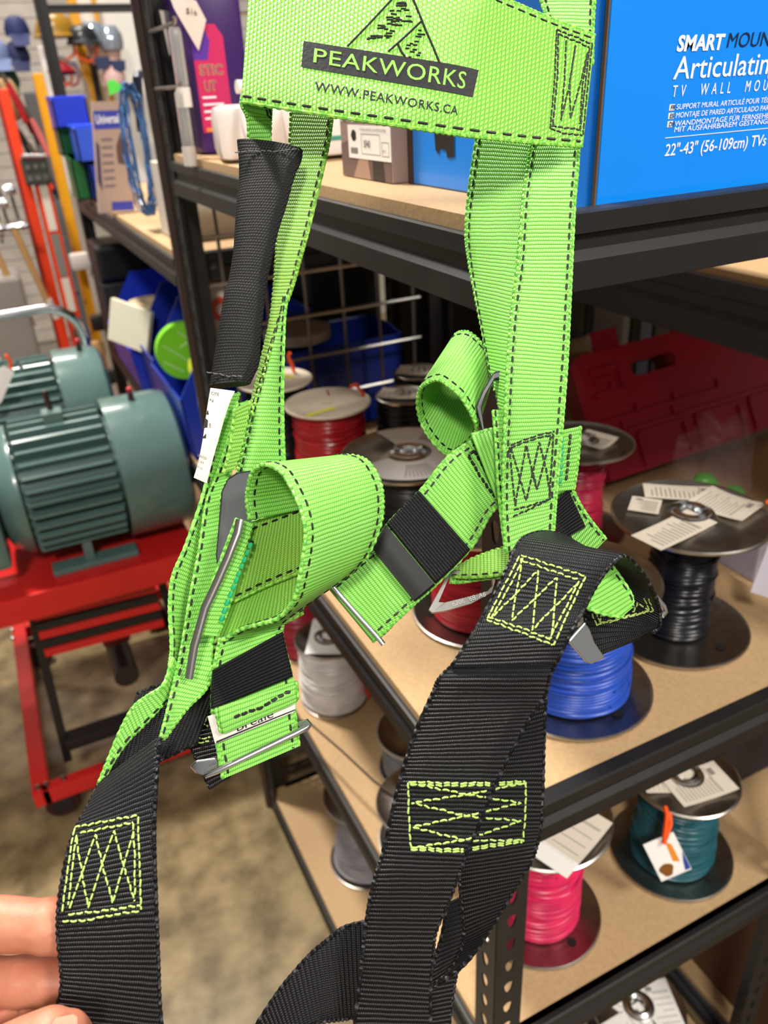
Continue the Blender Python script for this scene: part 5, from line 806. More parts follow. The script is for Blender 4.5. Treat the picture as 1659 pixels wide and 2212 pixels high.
# sewn lines: strap, thread, radius, (dash, gap) or None, side, (s, t) points
SEAMS = [
 ('upper_strap','thread_black',0.00062,(0.0034,0.0022),1,[(0.075,0.02),(0.075,0.39),(0.075,0.76),(0.075,1.13),(0.075,1.5),(0.075,1.87),(0.075,2.24),(0.075,2.61),(0.075,2.98)]),
 ('upper_strap','thread_black',0.00062,(0.0034,0.0022),-1,[(0.075,0.02),(0.075,0.39),(0.075,0.76),(0.075,1.13),(0.075,1.5),(0.075,1.87),(0.075,2.24),(0.075,2.61),(0.075,2.98)]),
 ('upper_strap','thread_black',0.00062,(0.0034,0.0022),1,[(0.925,0.02),(0.925,0.39),(0.925,0.76),(0.925,1.13),(0.925,1.5),(0.925,1.87),(0.925,2.24),(0.925,2.61),(0.925,2.98)]),
 ('upper_strap','thread_black',0.00062,(0.0034,0.0022),-1,[(0.925,0.02),(0.925,0.39),(0.925,0.76),(0.925,1.13),(0.925,1.5),(0.925,1.87),(0.925,2.24),(0.925,2.61),(0.925,2.98)]),
 ('shoulder_strap','thread_black',0.00062,(0.0034,0.0022),1,[(0.075,0.02),(0.075,1.14),(0.075,2.26),(0.075,3.38),(0.075,4.5),(0.075,5.62),(0.075,6.74),(0.075,7.86),(0.075,8.98)]),
 ('shoulder_strap','thread_black',0.00062,(0.0034,0.0022),-1,[(0.075,0.02),(0.075,1.14),(0.075,2.26),(0.075,3.38),(0.075,4.5),(0.075,5.62),(0.075,6.74),(0.075,7.86),(0.075,8.98)]),
 ('shoulder_strap','thread_black',0.00062,(0.0034,0.0022),1,[(0.925,0.02),(0.925,1.14),(0.925,2.26),(0.925,3.38),(0.925,4.5),(0.925,5.62),(0.925,6.74),(0.925,7.86),(0.925,8.98)]),
 ('shoulder_strap','thread_black',0.00062,(0.0034,0.0022),-1,[(0.925,0.02),(0.925,1.14),(0.925,2.26),(0.925,3.38),(0.925,4.5),(0.925,5.62),(0.925,6.74),(0.925,7.86),(0.925,8.98)]),
 ('shoulder_strap_back','thread_black',0.00062,(0.0034,0.0022),1,[(0.075,0.02),(0.075,1.015),(0.075,2.01),(0.075,3.005),(0.075,4),(0.075,4.995),(0.075,5.99),(0.075,6.985),(0.075,7.98)]),
 ('shoulder_strap_back','thread_black',0.00062,(0.0034,0.0022),-1,[(0.075,0.02),(0.075,1.015),(0.075,2.01),(0.075,3.005),(0.075,4),(0.075,4.995),(0.075,5.99),(0.075,6.985),(0.075,7.98)]),
 ('shoulder_strap_layer','thread_black',0.00062,(0.0034,0.0022),1,[(0.075,0.02),(0.075,0.515),(0.075,1.01),(0.075,1.505),(0.075,2),(0.075,2.495),(0.075,2.99),(0.075,3.485),(0.075,3.98)]),
 ('shoulder_strap_layer','thread_black',0.00062,(0.0034,0.0022),-1,[(0.075,0.02),(0.075,0.515),(0.075,1.01),(0.075,1.505),(0.075,2),(0.075,2.495),(0.075,2.99),(0.075,3.485),(0.075,3.98)]),
 ('rear_strap','thread_black',0.00062,(0.0034,0.0022),1,[(0.925,0.02),(0.925,1.14),(0.925,2.26),(0.925,3.38),(0.925,4.5),(0.925,5.62),(0.925,6.74),(0.925,7.86),(0.925,8.98)]),
 ('rear_strap','thread_black',0.00062,(0.0034,0.0022),-1,[(0.925,0.02),(0.925,1.14),(0.925,2.26),(0.925,3.38),(0.925,4.5),(0.925,5.62),(0.925,6.74),(0.925,7.86),(0.925,8.98)]),
 ('rear_strap_front','thread_black',0.00062,(0.0034,0.0022),1,[(0.075,0.02),(0.075,0.89),(0.075,1.76),(0.075,2.63),(0.075,3.5),(0.075,4.37),(0.075,5.24),(0.075,6.11),(0.075,6.98)]),
 ('rear_strap_front','thread_black',0.00062,(0.0034,0.0022),-1,[(0.075,0.02),(0.075,0.89),(0.075,1.76),(0.075,2.63),(0.075,3.5),(0.075,4.37),(0.075,5.24),(0.075,6.11),(0.075,6.98)]),
 ('rear_strap_front','thread_black',0.00062,(0.0034,0.0022),1,[(0.925,0.02),(0.925,0.89),(0.925,1.76),(0.925,2.63),(0.925,3.5),(0.925,4.37),(0.925,5.24),(0.925,6.11),(0.925,6.98)]),
 ('rear_strap_front','thread_black',0.00062,(0.0034,0.0022),-1,[(0.925,0.02),(0.925,0.89),(0.925,1.76),(0.925,2.63),(0.925,3.5),(0.925,4.37),(0.925,5.24),(0.925,6.11),(0.925,6.98)]),
 ('leg_strap_upper','thread_black',0.00062,(0.0034,0.0022),1,[(0.075,0.02),(0.075,1.015),(0.075,2.01),(0.075,3.005),(0.075,4),(0.075,4.995),(0.075,5.99),(0.075,6.985),(0.075,7.98)]),
 ('leg_strap_upper','thread_black',0.00062,(0.0034,0.0022),-1,[(0.075,0.02),(0.075,1.015),(0.075,2.01),(0.075,3.005),(0.075,4),(0.075,4.995),(0.075,5.99),(0.075,6.985),(0.075,7.98)]),
 ('leg_strap_rear','thread_black',0.00062,(0.0034,0.0022),1,[(0.075,0.02),(0.075,1.14),(0.075,2.26),(0.075,3.38),(0.075,4.5),(0.075,5.62),(0.075,6.74),(0.075,7.86),(0.075,8.98)]),
 ('leg_strap_rear','thread_black',0.00062,(0.0034,0.0022),-1,[(0.075,0.02),(0.075,1.14),(0.075,2.26),(0.075,3.38),(0.075,4.5),(0.075,5.62),(0.075,6.74),(0.075,7.86),(0.075,8.98)]),
 ('leg_strap_fold','thread_black',0.00062,(0.0034,0.0022),1,[(0.925,0.02),(0.925,0.765),(0.925,1.51),(0.925,2.255),(0.925,3),(0.925,3.745),(0.925,4.49),(0.925,5.235),(0.925,5.98)]),
 ('leg_strap_fold','thread_black',0.00062,(0.0034,0.0022),-1,[(0.925,0.02),(0.925,0.765),(0.925,1.51),(0.925,2.255),(0.925,3),(0.925,3.745),(0.925,4.49),(0.925,5.235),(0.925,5.98)]),
 ('web_loop','thread_black',0.00062,(0.0034,0.0022),1,[(0.075,0.02),(0.075,1.89),(0.075,3.76),(0.075,5.63),(0.075,7.5),(0.075,9.37),(0.075,11.24),(0.075,13.11),(0.075,14.98)]),
 ('web_loop','thread_black',0.00062,(0.0034,0.0022),-1,[(0.075,0.02),(0.075,1.89),(0.075,3.76),(0.075,5.63),(0.075,7.5),(0.075,9.37),(0.075,11.24),(0.075,13.11),(0.075,14.98)]),
 ('web_loop','thread_black',0.00062,(0.0034,0.0022),1,[(0.925,0.02),(0.925,1.89),(0.925,3.76),(0.925,5.63),(0.925,7.5),(0.925,9.37),(0.925,11.24),(0.925,13.11),(0.925,14.98)]),
 ('web_loop','thread_black',0.00062,(0.0034,0.0022),-1,[(0.925,0.02),(0.925,1.89),(0.925,3.76),(0.925,5.63),(0.925,7.5),(0.925,9.37),(0.925,11.24),(0.925,13.11),(0.925,14.98)]),
 ('buckle_strap','thread_black',0.00062,(0.0034,0.0022),1,[(0.075,0.02),(0.075,0.515),(0.075,1.01),(0.075,1.505),(0.075,2),(0.075,2.495),(0.075,2.99),(0.075,3.485),(0.075,3.98)]),
 ('buckle_strap','thread_black',0.00062,(0.0034,0.0022),-1,[(0.075,0.02),(0.075,0.515),(0.075,1.01),(0.075,1.505),(0.075,2),(0.075,2.495),(0.075,2.99),(0.075,3.485),(0.075,3.98)]),
 ('buckle_strap','thread_black',0.00062,(0.0034,0.0022),1,[(0.925,0.02),(0.925,0.515),(0.925,1.01),(0.925,1.505),(0.925,2),(0.925,2.495),(0.925,2.99),(0.925,3.485),(0.925,3.98)]),
 ('buckle_strap','thread_black',0.00062,(0.0034,0.0022),-1,[(0.925,0.02),(0.925,0.515),(0.925,1.01),(0.925,1.505),(0.925,2),(0.925,2.495),(0.925,2.99),(0.925,3.485),(0.925,3.98)]),
 ('side_panel_strap','thread_black',0.00062,(0.0034,0.0022),1,[(0.075,0.02),(0.075,0.39),(0.075,0.76),(0.075,1.13),(0.075,1.5),(0.075,1.87),(0.075,2.24),(0.075,2.61),(0.075,2.98)]),
 ('side_panel_strap','thread_black',0.00062,(0.0034,0.0022),-1,[(0.075,0.02),(0.075,0.39),(0.075,0.76),(0.075,1.13),(0.075,1.5),(0.075,1.87),(0.075,2.24),(0.075,2.61),(0.075,2.98)]),
 ('side_panel_strap','thread_black',0.00062,(0.0034,0.0022),1,[(0.925,0.02),(0.925,0.39),(0.925,0.76),(0.925,1.13),(0.925,1.5),(0.925,1.87),(0.925,2.24),(0.925,2.61),(0.925,2.98)]),
 ('side_panel_strap','thread_black',0.00062,(0.0034,0.0022),-1,[(0.925,0.02),(0.925,0.39),(0.925,0.76),(0.925,1.13),(0.925,1.5),(0.925,1.87),(0.925,2.24),(0.925,2.61),(0.925,2.98)]),
 ('side_panel_strap_lower','thread_black',0.00062,(0.0034,0.0022),1,[(0.925,0.02),(0.925,0.39),(0.925,0.76),(0.925,1.13),(0.925,1.5),(0.925,1.87),(0.925,2.24),(0.925,2.61),(0.925,2.98)]),
 ('side_panel_strap_lower','thread_black',0.00062,(0.0034,0.0022),-1,[(0.925,0.02),(0.925,0.39),(0.925,0.76),(0.925,1.13),(0.925,1.5),(0.925,1.87),(0.925,2.24),(0.925,2.61),(0.925,2.98)]),
 ('chest_strap','thread_black',0.00062,(0.0034,0.0022),1,[(0.075,0.02),(0.075,0.765),(0.075,1.51),(0.075,2.255),(0.075,3),(0.075,3.745),(0.075,4.49),(0.075,5.235),(0.075,5.98)]),
 ('chest_strap','thread_black',0.00062,(0.0034,0.0022),-1,[(0.075,0.02),(0.075,0.765),(0.075,1.51),(0.075,2.255),(0.075,3),(0.075,3.745),(0.075,4.49),(0.075,5.235),(0.075,5.98)]),
 ('chest_strap','thread_black',0.00062,(0.0034,0.0022),1,[(0.925,0.02),(0.925,0.765),(0.925,1.51),(0.925,2.255),(0.925,3),(0.925,3.745),(0.925,4.49),(0.925,5.235),(0.925,5.98)]),
 ('chest_strap','thread_black',0.00062,(0.0034,0.0022),-1,[(0.925,0.02),(0.925,0.765),(0.925,1.51),(0.925,2.255),(0.925,3),(0.925,3.745),(0.925,4.49),(0.925,5.235),(0.925,5.98)]),
 ('folded_strap','thread_black',0.00062,(0.0034,0.0022),1,[(0.925,0.02),(0.925,0.39),(0.925,0.76),(0.925,1.13),(0.925,1.5),(0.925,1.87),(0.925,2.24),(0.925,2.61),(0.925,2.98)]),
 ('folded_strap','thread_black',0.00062,(0.0034,0.0022),-1,[(0.925,0.02),(0.925,0.39),(0.925,0.76),(0.925,1.13),(0.925,1.5),(0.925,1.87),(0.925,2.24),(0.925,2.61),(0.925,2.98)]),
 ('inner_green_strap','thread_black',0.00062,(0.0034,0.0022),1,[(0.075,0.02),(0.075,0.39),(0.075,0.76),(0.075,1.13),(0.075,1.5),(0.075,1.87),(0.075,2.24),(0.075,2.61),(0.075,2.98)]),
 ('inner_green_strap','thread_black',0.00062,(0.0034,0.0022),-1,[(0.075,0.02),(0.075,0.39),(0.075,0.76),(0.075,1.13),(0.075,1.5),(0.075,1.87),(0.075,2.24),(0.075,2.61),(0.075,2.98)]),
 ('diagonal_rear_strap','thread_black',0.00062,(0.0034,0.0022),1,[(0.075,0.02),(0.075,0.39),(0.075,0.76),(0.075,1.13),(0.075,1.5),(0.075,1.87),(0.075,2.24),(0.075,2.61),(0.075,2.98)]),
 ('diagonal_rear_strap','thread_black',0.00062,(0.0034,0.0022),-1,[(0.075,0.02),(0.075,0.39),(0.075,0.76),(0.075,1.13),(0.075,1.5),(0.075,1.87),(0.075,2.24),(0.075,2.61),(0.075,2.98)]),
 ('diagonal_rear_strap','thread_black',0.00062,(0.0034,0.0022),1,[(0.925,0.02),(0.925,0.39),(0.925,0.76),(0.925,1.13),(0.925,1.5),(0.925,1.87),(0.925,2.24),(0.925,2.61),(0.925,2.98)]),
 ('diagonal_rear_strap','thread_black',0.00062,(0.0034,0.0022),-1,[(0.925,0.02),(0.925,0.39),(0.925,0.76),(0.925,1.13),(0.925,1.5),(0.925,1.87),(0.925,2.24),(0.925,2.61),(0.925,2.98)]),
 ('small_web_loop','thread_black',0.00062,(0.0034,0.0022),1,[(0.075,0.02),(0.075,1.64),(0.075,3.26),(0.075,4.88),(0.075,6.5),(0.075,8.12),(0.075,9.74),(0.075,11.36),(0.075,12.98)]),
 ('small_web_loop','thread_black',0.00062,(0.0034,0.0022),-1,[(0.075,0.02),(0.075,1.64),(0.075,3.26),(0.075,4.88),(0.075,6.5),(0.075,8.12),(0.075,9.74),(0.075,11.36),(0.075,12.98)]),
 ('small_web_loop','thread_black',0.00062,(0.0034,0.0022),1,[(0.925,0.02),(0.925,1.64),(0.925,3.26),(0.925,4.88),(0.925,6.5),(0.925,8.12),(0.925,9.74),(0.925,11.36),(0.925,12.98)]),
 ('small_web_loop','thread_black',0.00062,(0.0034,0.0022),-1,[(0.925,0.02),(0.925,1.64),(0.925,3.26),(0.925,4.88),(0.925,6.5),(0.925,8.12),(0.925,9.74),(0.925,11.36),(0.925,12.98)]),
 ('chest_pad','thread_black',0.0007,(0.0052,0.0036),-1,[(0.965,0.02),(0.965,0.315),(0.965,0.61),(0.965,0.905),(0.965,1.2),(0.965,1.495),(0.965,1.79),(0.965,2.085),(0.965,2.38),(0.965,2.675),(0.965,2.97),(0.965,3.265),(0.965,3.56),(0.965,3.855),(0.965,4.15),(0.965,4.445),(0.965,4.74),(0.965,5.035),(0.965,5.33),(0.965,5.625),(0.965,5.92)]),
 ('chest_pad','thread_black',0.00055,(0.004,0.0022),-1,[(0.045,3.6),(0.045,3.894),(0.045,4.188),(0.045,4.481),(0.045,4.775),(0.045,5.069),(0.045,5.363),(0.045,5.656),(0.045,5.95)]),
 ('lower_leg_strap','thread_lime',0.0005,None,1,[(0.01,2.158),(0.381,2.349),(0.816,2.542)]),
 ('lower_leg_strap','thread_lime',0.0005,None,1,[(0.114,2.55),(0.401,2.636),(0.761,2.76)]),
 ('lower_leg_strap','thread_lime',0.0005,None,1,[(0.817,2.58),(0.854,4.087),(0.854,5.369)]),
 ('lower_leg_strap','thread_lime',0.0005,None,1,[(0.761,2.77),(0.799,3.825),(0.798,4.952)]),
 ('lower_leg_strap','thread_lime',0.0005,None,1,[(0.014,2.195),(0.054,3.313),(0.063,4.147),(0.058,5.162)]),
 ('lower_leg_strap','thread_lime',0.0005,None,1,[(0.072,2.577),(0.105,3.516),(0.117,4.429),(0.114,4.947)]),
 ('lower_leg_strap','thread_lime',0.0005,None,1,[(0.118,5.255),(0.452,5.276),(0.852,5.242)]),
 ('lower_leg_strap','thread_lime',0.0005,None,1,[(0.061,5.461),(0.243,5.533),(0.517,5.438),(0.85,5.386)]),
 ('lower_leg_strap','thread_lime',0.0005,None,1,[(0.08,2.702),(0.22,3.92),(0.32,5.102),(0.448,3.791),(0.543,2.847),(0.679,4.057),(0.794,5.095)]),
 ('lower_leg_strap','thread_lime',0.0005,None,1,[(0.129,5.061),(0.234,3.929),(0.319,2.813),(0.453,3.953),(0.57,5.046),(0.673,4.091),(0.786,3.003)]),
 ('crossing_strap_loop','thread_lime',0.00046,None,-1,[(0.092,3.685),(0.456,3.436),(0.842,3.247)]),
 ('crossing_strap_loop','thread_lime',0.00046,None,-1,[(0.124,3.432),(0.462,3.224),(0.799,3.05)]),
 ('crossing_strap_loop','thread_lime',0.00046,None,-1,[(0.844,3.232),(0.867,1.785),(0.887,0.525)]),
 ('crossing_strap_loop','thread_lime',0.00046,None,-1,[(0.805,3.012),(0.819,1.684),(0.814,0.693)]),
 ('crossing_strap_loop','thread_lime',0.00046,None,-1,[(0.077,3.62),(0.059,2.414),(0.064,1.425)]),
 ('crossing_strap_loop','thread_lime',0.00046,None,-1,[(0.123,3.557),(0.119,2.549),(0.103,1.483)]),
 ('crossing_strap_loop','thread_lime',0.00046,None,-1,[(0.064,1.425),(0.459,0.971),(0.875,0.512)]),
 ('crossing_strap_loop','thread_lime',0.00046,None,-1,[(0.06,1.521),(0.456,1.097),(0.827,0.654)]),
 ('crossing_strap_loop','thread_lime',0.00046,None,-1,[(0.104,3.541),(0.212,2.404),(0.335,1.352),(0.451,2.195),(0.564,3.01),(0.702,1.849),(0.824,0.718)]),
 ('crossing_strap_loop','thread_lime',0.00046,None,-1,[(0.114,1.532),(0.228,2.29),(0.336,3.137),(0.466,2.099),(0.599,0.97),(0.706,1.972),(0.81,2.974)]),
 ('crossing_strap','thread_lime',0.0005,None,1,[(0.098,5.256),(0.159,5.258),(0.22,5.261),(0.281,5.263),(0.342,5.266),(0.403,5.268),(0.464,5.27),(0.524,5.273),(0.585,5.275),(0.674,5.263),(0.762,5.252),(0.851,5.241),(0.939,5.23)]),
 ('side_strap','thread_lime',0.0005,None,1,[(0.074,2.974),(0.257,2.966),(0.441,2.959),(0.625,2.952)]),
 ('crossing_strap','thread_lime',0.0005,None,1,[(0.115,5.319),(0.175,5.321),(0.235,5.322),(0.295,5.324),(0.354,5.326),(0.414,5.328),(0.474,5.33),(0.534,5.331),(0.594,5.333),(0.683,5.321),(0.772,5.309),(0.86,5.296),(0.948,5.284)]),
 ('side_strap','thread_lime',0.0005,None,1,[(0.093,3.037),(0.272,3.029),(0.452,3.02),(0.632,3.012)]),
 ('crossing_strap','thread_lime',0.0005,None,1,[(0.322,6.871),(0.389,6.873),(0.457,6.875),(0.524,6.877),(0.592,6.879),(0.659,6.881),(0.727,6.884),(0.794,6.886),(0.862,6.888),(0.954,6.844)]),
 ('side_strap','thread_lime',0.0005,None,1,[(0.072,4.773),(0.19,4.768),(0.307,4.763),(0.425,4.758),(0.542,4.752),(0.66,4.745),(0.777,4.738)]),
 ('crossing_strap','thread_lime',0.0005,None,1,[(0.314,6.815),(0.382,6.816),(0.449,6.818),(0.516,6.819),(0.583,6.821),(0.65,6.822),(0.717,6.824),(0.784,6.825),(0.851,6.827),(0.943,6.786)]),
 ('side_strap','thread_lime',0.0005,None,1,[(0.059,4.704),(0.178,4.697),(0.296,4.69),(0.414,4.682),(0.532,4.674),(0.651,4.664),(0.769,4.654)]),
 ('crossing_strap','thread_lime',0.0005,None,1,[(0.092,5.27),(0.104,5.369),(0.116,5.469),(0.128,5.568),(0.139,5.667),(0.151,5.765),(0.163,5.863),(0.174,5.959),(0.187,6.054),(0.203,6.156),(0.219,6.255),(0.235,6.352),(0.251,6.448),(0.268,6.546),(0.285,6.646),(0.302,6.75),(0.321,6.861)]),
 ('side_strap','thread_lime',0.0005,None,1,[(0.641,2.962),(0.652,3.066),(0.663,3.166),(0.672,3.265),(0.682,3.363),(0.691,3.461),(0.699,3.558),(0.708,3.658),(0.717,3.759),(0.723,3.862),(0.729,3.969),(0.736,4.082),(0.744,4.198),(0.753,4.319),(0.762,4.445),(0.772,4.578),(0.783,4.719)]),
 ('crossing_strap','thread_lime',0.0005,None,1,[(0.111,5.292),(0.186,5.322),(0.262,5.352),(0.337,5.382),(0.413,5.412),(0.489,5.441),(0.565,5.471),(0.641,5.501),(0.717,5.531),(0.795,5.555),(0.874,5.579),(0.952,5.603)]),
 ('side_strap','thread_lime',0.0005,None,1,[(0.077,3.42),(0.214,3.446),(0.349,3.472),(0.482,3.498),(0.612,3.523),(0.494,3.571),(0.378,3.618),(0.265,3.666),(0.155,3.713),(0.047,3.761)]),
 ('crossing_strap','thread_lime',0.0005,None,1,[(0.944,5.995),(0.875,6.039),(0.806,6.082),(0.741,6.116),(0.676,6.15),(0.61,6.184),(0.544,6.217),(0.478,6.251),(0.41,6.285),(0.343,6.318),(0.275,6.352),(0.353,6.384),(0.431,6.415),(0.51,6.446),(0.59,6.477),(0.669,6.508),(0.75,6.539),(0.831,6.57),(0.912,6.601)]),
 ('side_strap','thread_lime',0.0005,None,1,[(0.012,4.512),(0.122,4.529),(0.231,4.547),(0.34,4.566),(0.448,4.588),(0.556,4.612),(0.663,4.638),(0.77,4.668)]),
 ('side_strap','thread_lime',0.0005,None,1,[(0.594,3.002),(0.447,3.043),(0.303,3.084),(0.164,3.125),(0.027,3.167)]),
 ('crossing_strap','thread_lime',0.0005,None,1,[(0.934,5.43),(0.863,5.471),(0.792,5.512),(0.721,5.554),(0.655,5.583),(0.589,5.613),(0.523,5.642),(0.457,5.671),(0.39,5.701),(0.323,5.73),(0.256,5.759),(0.188,5.788),(0.264,5.825),(0.34,5.861),(0.416,5.897),(0.493,5.932),(0.57,5.967),(0.647,6.002),(0.725,6.036),(0.803,6.07),(0.883,6.08),(0.964,6.089)]),
 ('side_strap','thread_lime',0.0005,None,1,[(0.093,3.93),(0.212,3.946),(0.33,3.962),(0.448,3.98),(0.564,3.998),(0.68,4.016),(0.576,4.088),(0.475,4.156),(0.376,4.221),(0.279,4.281),(0.183,4.338),(0.088,4.391)]),
 ('crossing_strap','thread_lime',0.0005,None,1,[(0.98,6.535),(0.91,6.593),(0.839,6.621),(0.767,6.649),(0.695,6.678),(0.623,6.707),(0.55,6.737),(0.476,6.768),(0.402,6.8),(0.328,6.832)]),
 ('shoulder_strap','thread_black',0.00055,None,1,[(0.119,6.684),(0.525,6.557),(0.882,6.482)]),
 ('shoulder_strap','thread_black',0.00055,None,1,[(0.121,6.729),(0.528,6.61),(0.856,6.542)]),
 ('shoulder_strap','thread_black',0.00055,None,1,[(0.205,8.081),(0.572,8.034),(0.946,7.948)]),
 ('shoulder_strap','thread_black',0.00055,None,1,[(0.188,8.231),(0.573,8.107),(0.897,7.954)]),
 ('shoulder_strap','thread_black',0.00055,None,1,[(0.105,6.724),(0.163,7.299),(0.24,8.009)]),
 ('shoulder_strap','thread_black',0.00055,None,1,[(0.865,6.543),(0.873,7.119),(0.879,7.92)]),
 ('shoulder_strap','thread_black',0.00055,None,1,[(0.137,6.744),(0.289,7.283),(0.444,7.911),(0.546,7.269),(0.623,6.676),(0.779,7.252),(0.893,7.859)]),
 ('shoulder_strap','thread_black',0.00055,None,1,[(0.233,7.968),(0.327,7.289),(0.396,6.711),(0.51,7.171),(0.643,7.688),(0.739,7.098),(0.82,6.591)]),
 ('shoulder_strap','thread_black',0.00055,None,1,[(0.514,7.245),(0.569,7.442),(0.644,7.708)]),
 ('chest_pad','thread_black',0.00055,None,-1,[(0.084,5.138),(0.084,5.53),(0.099,5.947)]),
 ('chest_pad','thread_black',0.00055,None,-1,[(0.114,5.186),(0.119,5.54),(0.134,5.897)]),
 ('chest_pad','thread_black',0.00055,None,-1,[(0.087,5.139),(0.461,5.2),(0.886,5.205)]),
 ('chest_pad','thread_black',0.00055,None,-1,[(0.107,5.184),(0.456,5.259),(0.862,5.263)]),
 ('chest_pad','thread_black',0.00055,None,-1,[(0.104,5.948),(0.468,5.953),(0.907,5.968)]),
 ('chest_pad','thread_black',0.00055,None,-1,[(0.141,5.899),(0.473,5.894),(0.872,5.889)]),
 ('chest_pad','thread_black',0.00055,None,-1,[(0.888,5.218),(0.914,5.602),(0.908,5.96)]),
 ('chest_pad','thread_black',0.00055,None,-1,[(0.863,5.239),(0.863,5.588),(0.864,5.906)]),
 ('chest_pad','thread_black',0.00055,None,-1,[(0.141,5.37),(0.485,5.425),(0.804,5.434),(0.534,5.536),(0.158,5.59),(0.475,5.54),(0.779,5.644),(0.484,5.778),(0.183,5.871),(0.478,5.836),(0.812,5.871)]),
 ('chest_strap','thread_black',0.0009,None,1,[(0.161,0.597),(0.523,0.666),(0.898,0.678)]),
 ('chest_strap','thread_black',0.0009,None,1,[(0.146,0.412),(0.498,0.45),(0.848,0.518)]),
 ('chest_strap','thread_black',0.0009,None,1,[(0.146,0.412),(0.144,0.501),(0.161,0.597)]),
 ('strap_fold','thread_black',0.0009,None,1,[(0.191,1.07),(0.381,1.111),(0.551,1.135),(0.737,0.904),(0.923,0.818)]),
 ('side_tab','thread_black',0.0008,None,1,[(0.6,0.179),(0.546,0.916),(0.549,1.72)]),
 ('side_tab','thread_teal',0.001,None,1,[(0.264,0.229),(0.237,1.029),(0.264,1.825)]),
 ('strap_wrap','thread_teal',0.0012,None,1,[(1.184,0.499),(1.04,1.132),(0.867,1.866),(0.879,2.5)]),
 ('strap_wrap','thread_black',0.0008,None,1,[(0.989,0.454),(1.246,0.465),(1.283,0.435)]),
 ('crossing_strap_loop','thread_lime',0.00046,None,1,[(0.145,10.195),(0.409,9.959),(0.642,9.513),(0.918,8.401)]),
 ('crossing_strap_loop','thread_lime',0.00046,None,1,[(0.2,10.124),(0.41,9.914),(0.642,9.423),(0.868,8.517)]),
 ('crossing_strap_loop','thread_lime',0.00046,None,1,[(0.146,10.185),(0.103,9.803)]),
 ('crossing_strap_loop','thread_lime',0.00046,None,1,[(0.918,8.401),(0.903,7.68)]),
 ('crossing_strap_loop','thread_lime',0.00046,None,1,[(0.865,8.483),(0.842,7.855)]),
 ('crossing_strap_loop','thread_lime',0.00046,None,1,[(0.2,10.124),(0.232,9.731)]),
 ('crossing_strap_loop','thread_lime',0.00046,None,1,[(0.651,9.204),(0.728,8.447),(0.86,8.519)]),
 ('crossing_strap_loop','thread_lime',0.00046,None,1,[(0.202,10.101),(0.161,9.773)]),
 ('black_strap_behind_buckle','thread_lime',0.00046,None,1,[(0.162,1.011),(0.304,1.486),(0.663,1.448)]),
 ('black_strap_behind_buckle','thread_lime',0.00046,None,1,[(0.29,0.937),(0.383,1.356),(0.706,1.336)]),
 ('black_strap_behind_buckle','thread_lime',0.00046,None,1,[(0.576,0.325),(0.67,0.579),(0.634,0.817)]),
 ('black_strap_behind_buckle','thread_lime',0.00046,None,1,[(0.455,0.818),(0.687,0.98)]),
 ('pad_end_fold','thread_black',0.0006,None,1,[(0.486,2.527),(0.786,2.987),(1.002,3.824)]),
 ('pad_end_fold','thread_black',0.0006,None,1,[(0.533,2.543),(0.874,2.944),(1.018,3.276)]),
 ('sleeve','thread_grey',0.0004,None,1,[(-0.018,0.826),(0.276,0.705),(0.626,0.691),(0.968,0.41)]),
 ('sleeve','thread_grey',0.0004,None,1,[(-0.031,9.359),(0.233,9.514),(0.499,9.678),(0.823,9.765)]),
 ('chest_pad','thread_black',0.0006,(9,0),-1,[(0.507,1.26),(0.325,1.542),(0.139,1.825),(0.08,1.913)]),
 ('chest_pad','thread_black',0.0006,(9,0),-1,[(0.08,1.913),(0.126,2.107),(0.339,2.34),(0.553,2.601)]),
 ('chest_pad','thread_black',0.0006,(9,0),-1,[(0.277,2.263),(0.395,2.05),(0.51,1.833)]),
 ('chest_pad','thread_black',0.0006,(9,0),-1,[(0.451,1.96),(0.494,2.007),(0.532,2.078)]),
 ('chest_pad','thread_black',0.0005,(9,0),-1,[(0.417,1.782),(0.412,1.831)]),
 ('chest_pad','thread_black',0.0005,(9,0),-1,[(0.386,1.773),(0.381,1.867)]),
 ('chest_pad','thread_black',0.0005,(9,0),-1,[(0.322,1.841),(0.316,1.928)]),
 ('chest_pad','thread_black',0.0005,(9,0),-1,[(0.276,1.853),(0.277,1.952)]),
 ('chest_pad','thread_black',0.0005,(9,0),-1,[(0.423,1.655),(0.417,1.732)]),
 ('chest_pad','thread_black',0.0005,(9,0),-1,[(0.17,1.882),(0.166,1.96)]),
 ('chest_pad','thread_black',0.0005,(9,0),-1,[(0.253,2.031),(0.251,2.115)]),
 ('chest_pad','thread_black',0.0005,(9,0),-1,[(0.227,1.797),(0.222,1.865)]),
 ('chest_pad','thread_black',0.0005,(9,0),-1,[(0.287,2.027),(0.281,2.121)]),
 ('chest_pad','thread_black',0.0005,(9,0),-1,[(0.402,1.764),(0.402,1.864)]),
 ('chest_pad','thread_black',0.0005,(9,0),-1,[(0.364,1.827),(0.366,1.899)]),
 ('chest_pad','thread_black',0.0005,(9,0),-1,[(0.433,1.527),(0.431,1.626)]),
 ('chest_pad','thread_black',0.0005,(9,0),-1,[(0.281,1.902),(0.282,1.984)]),
 ('chest_pad','thread_black',0.0005,(9,0),-1,[(0.288,1.972),(0.289,2.044)]),
 ('chest_pad','thread_black',0.0005,(9,0),-1,[(0.41,1.652),(0.41,1.738)]),
 ('chest_pad','thread_black',0.0005,(9,0),-1,[(0.359,1.743),(0.355,1.803)]),
 ('chest_pad','thread_black',0.0005,(9,0),-1,[(0.358,1.646),(0.35,1.756)]),
 ('chest_pad','thread_black',0.0005,(9,0),-1,[(0.416,1.597),(0.413,1.712)]),
 ('chest_pad','thread_black',0.0005,(9,0),-1,[(0.295,1.858),(0.292,1.951)]),
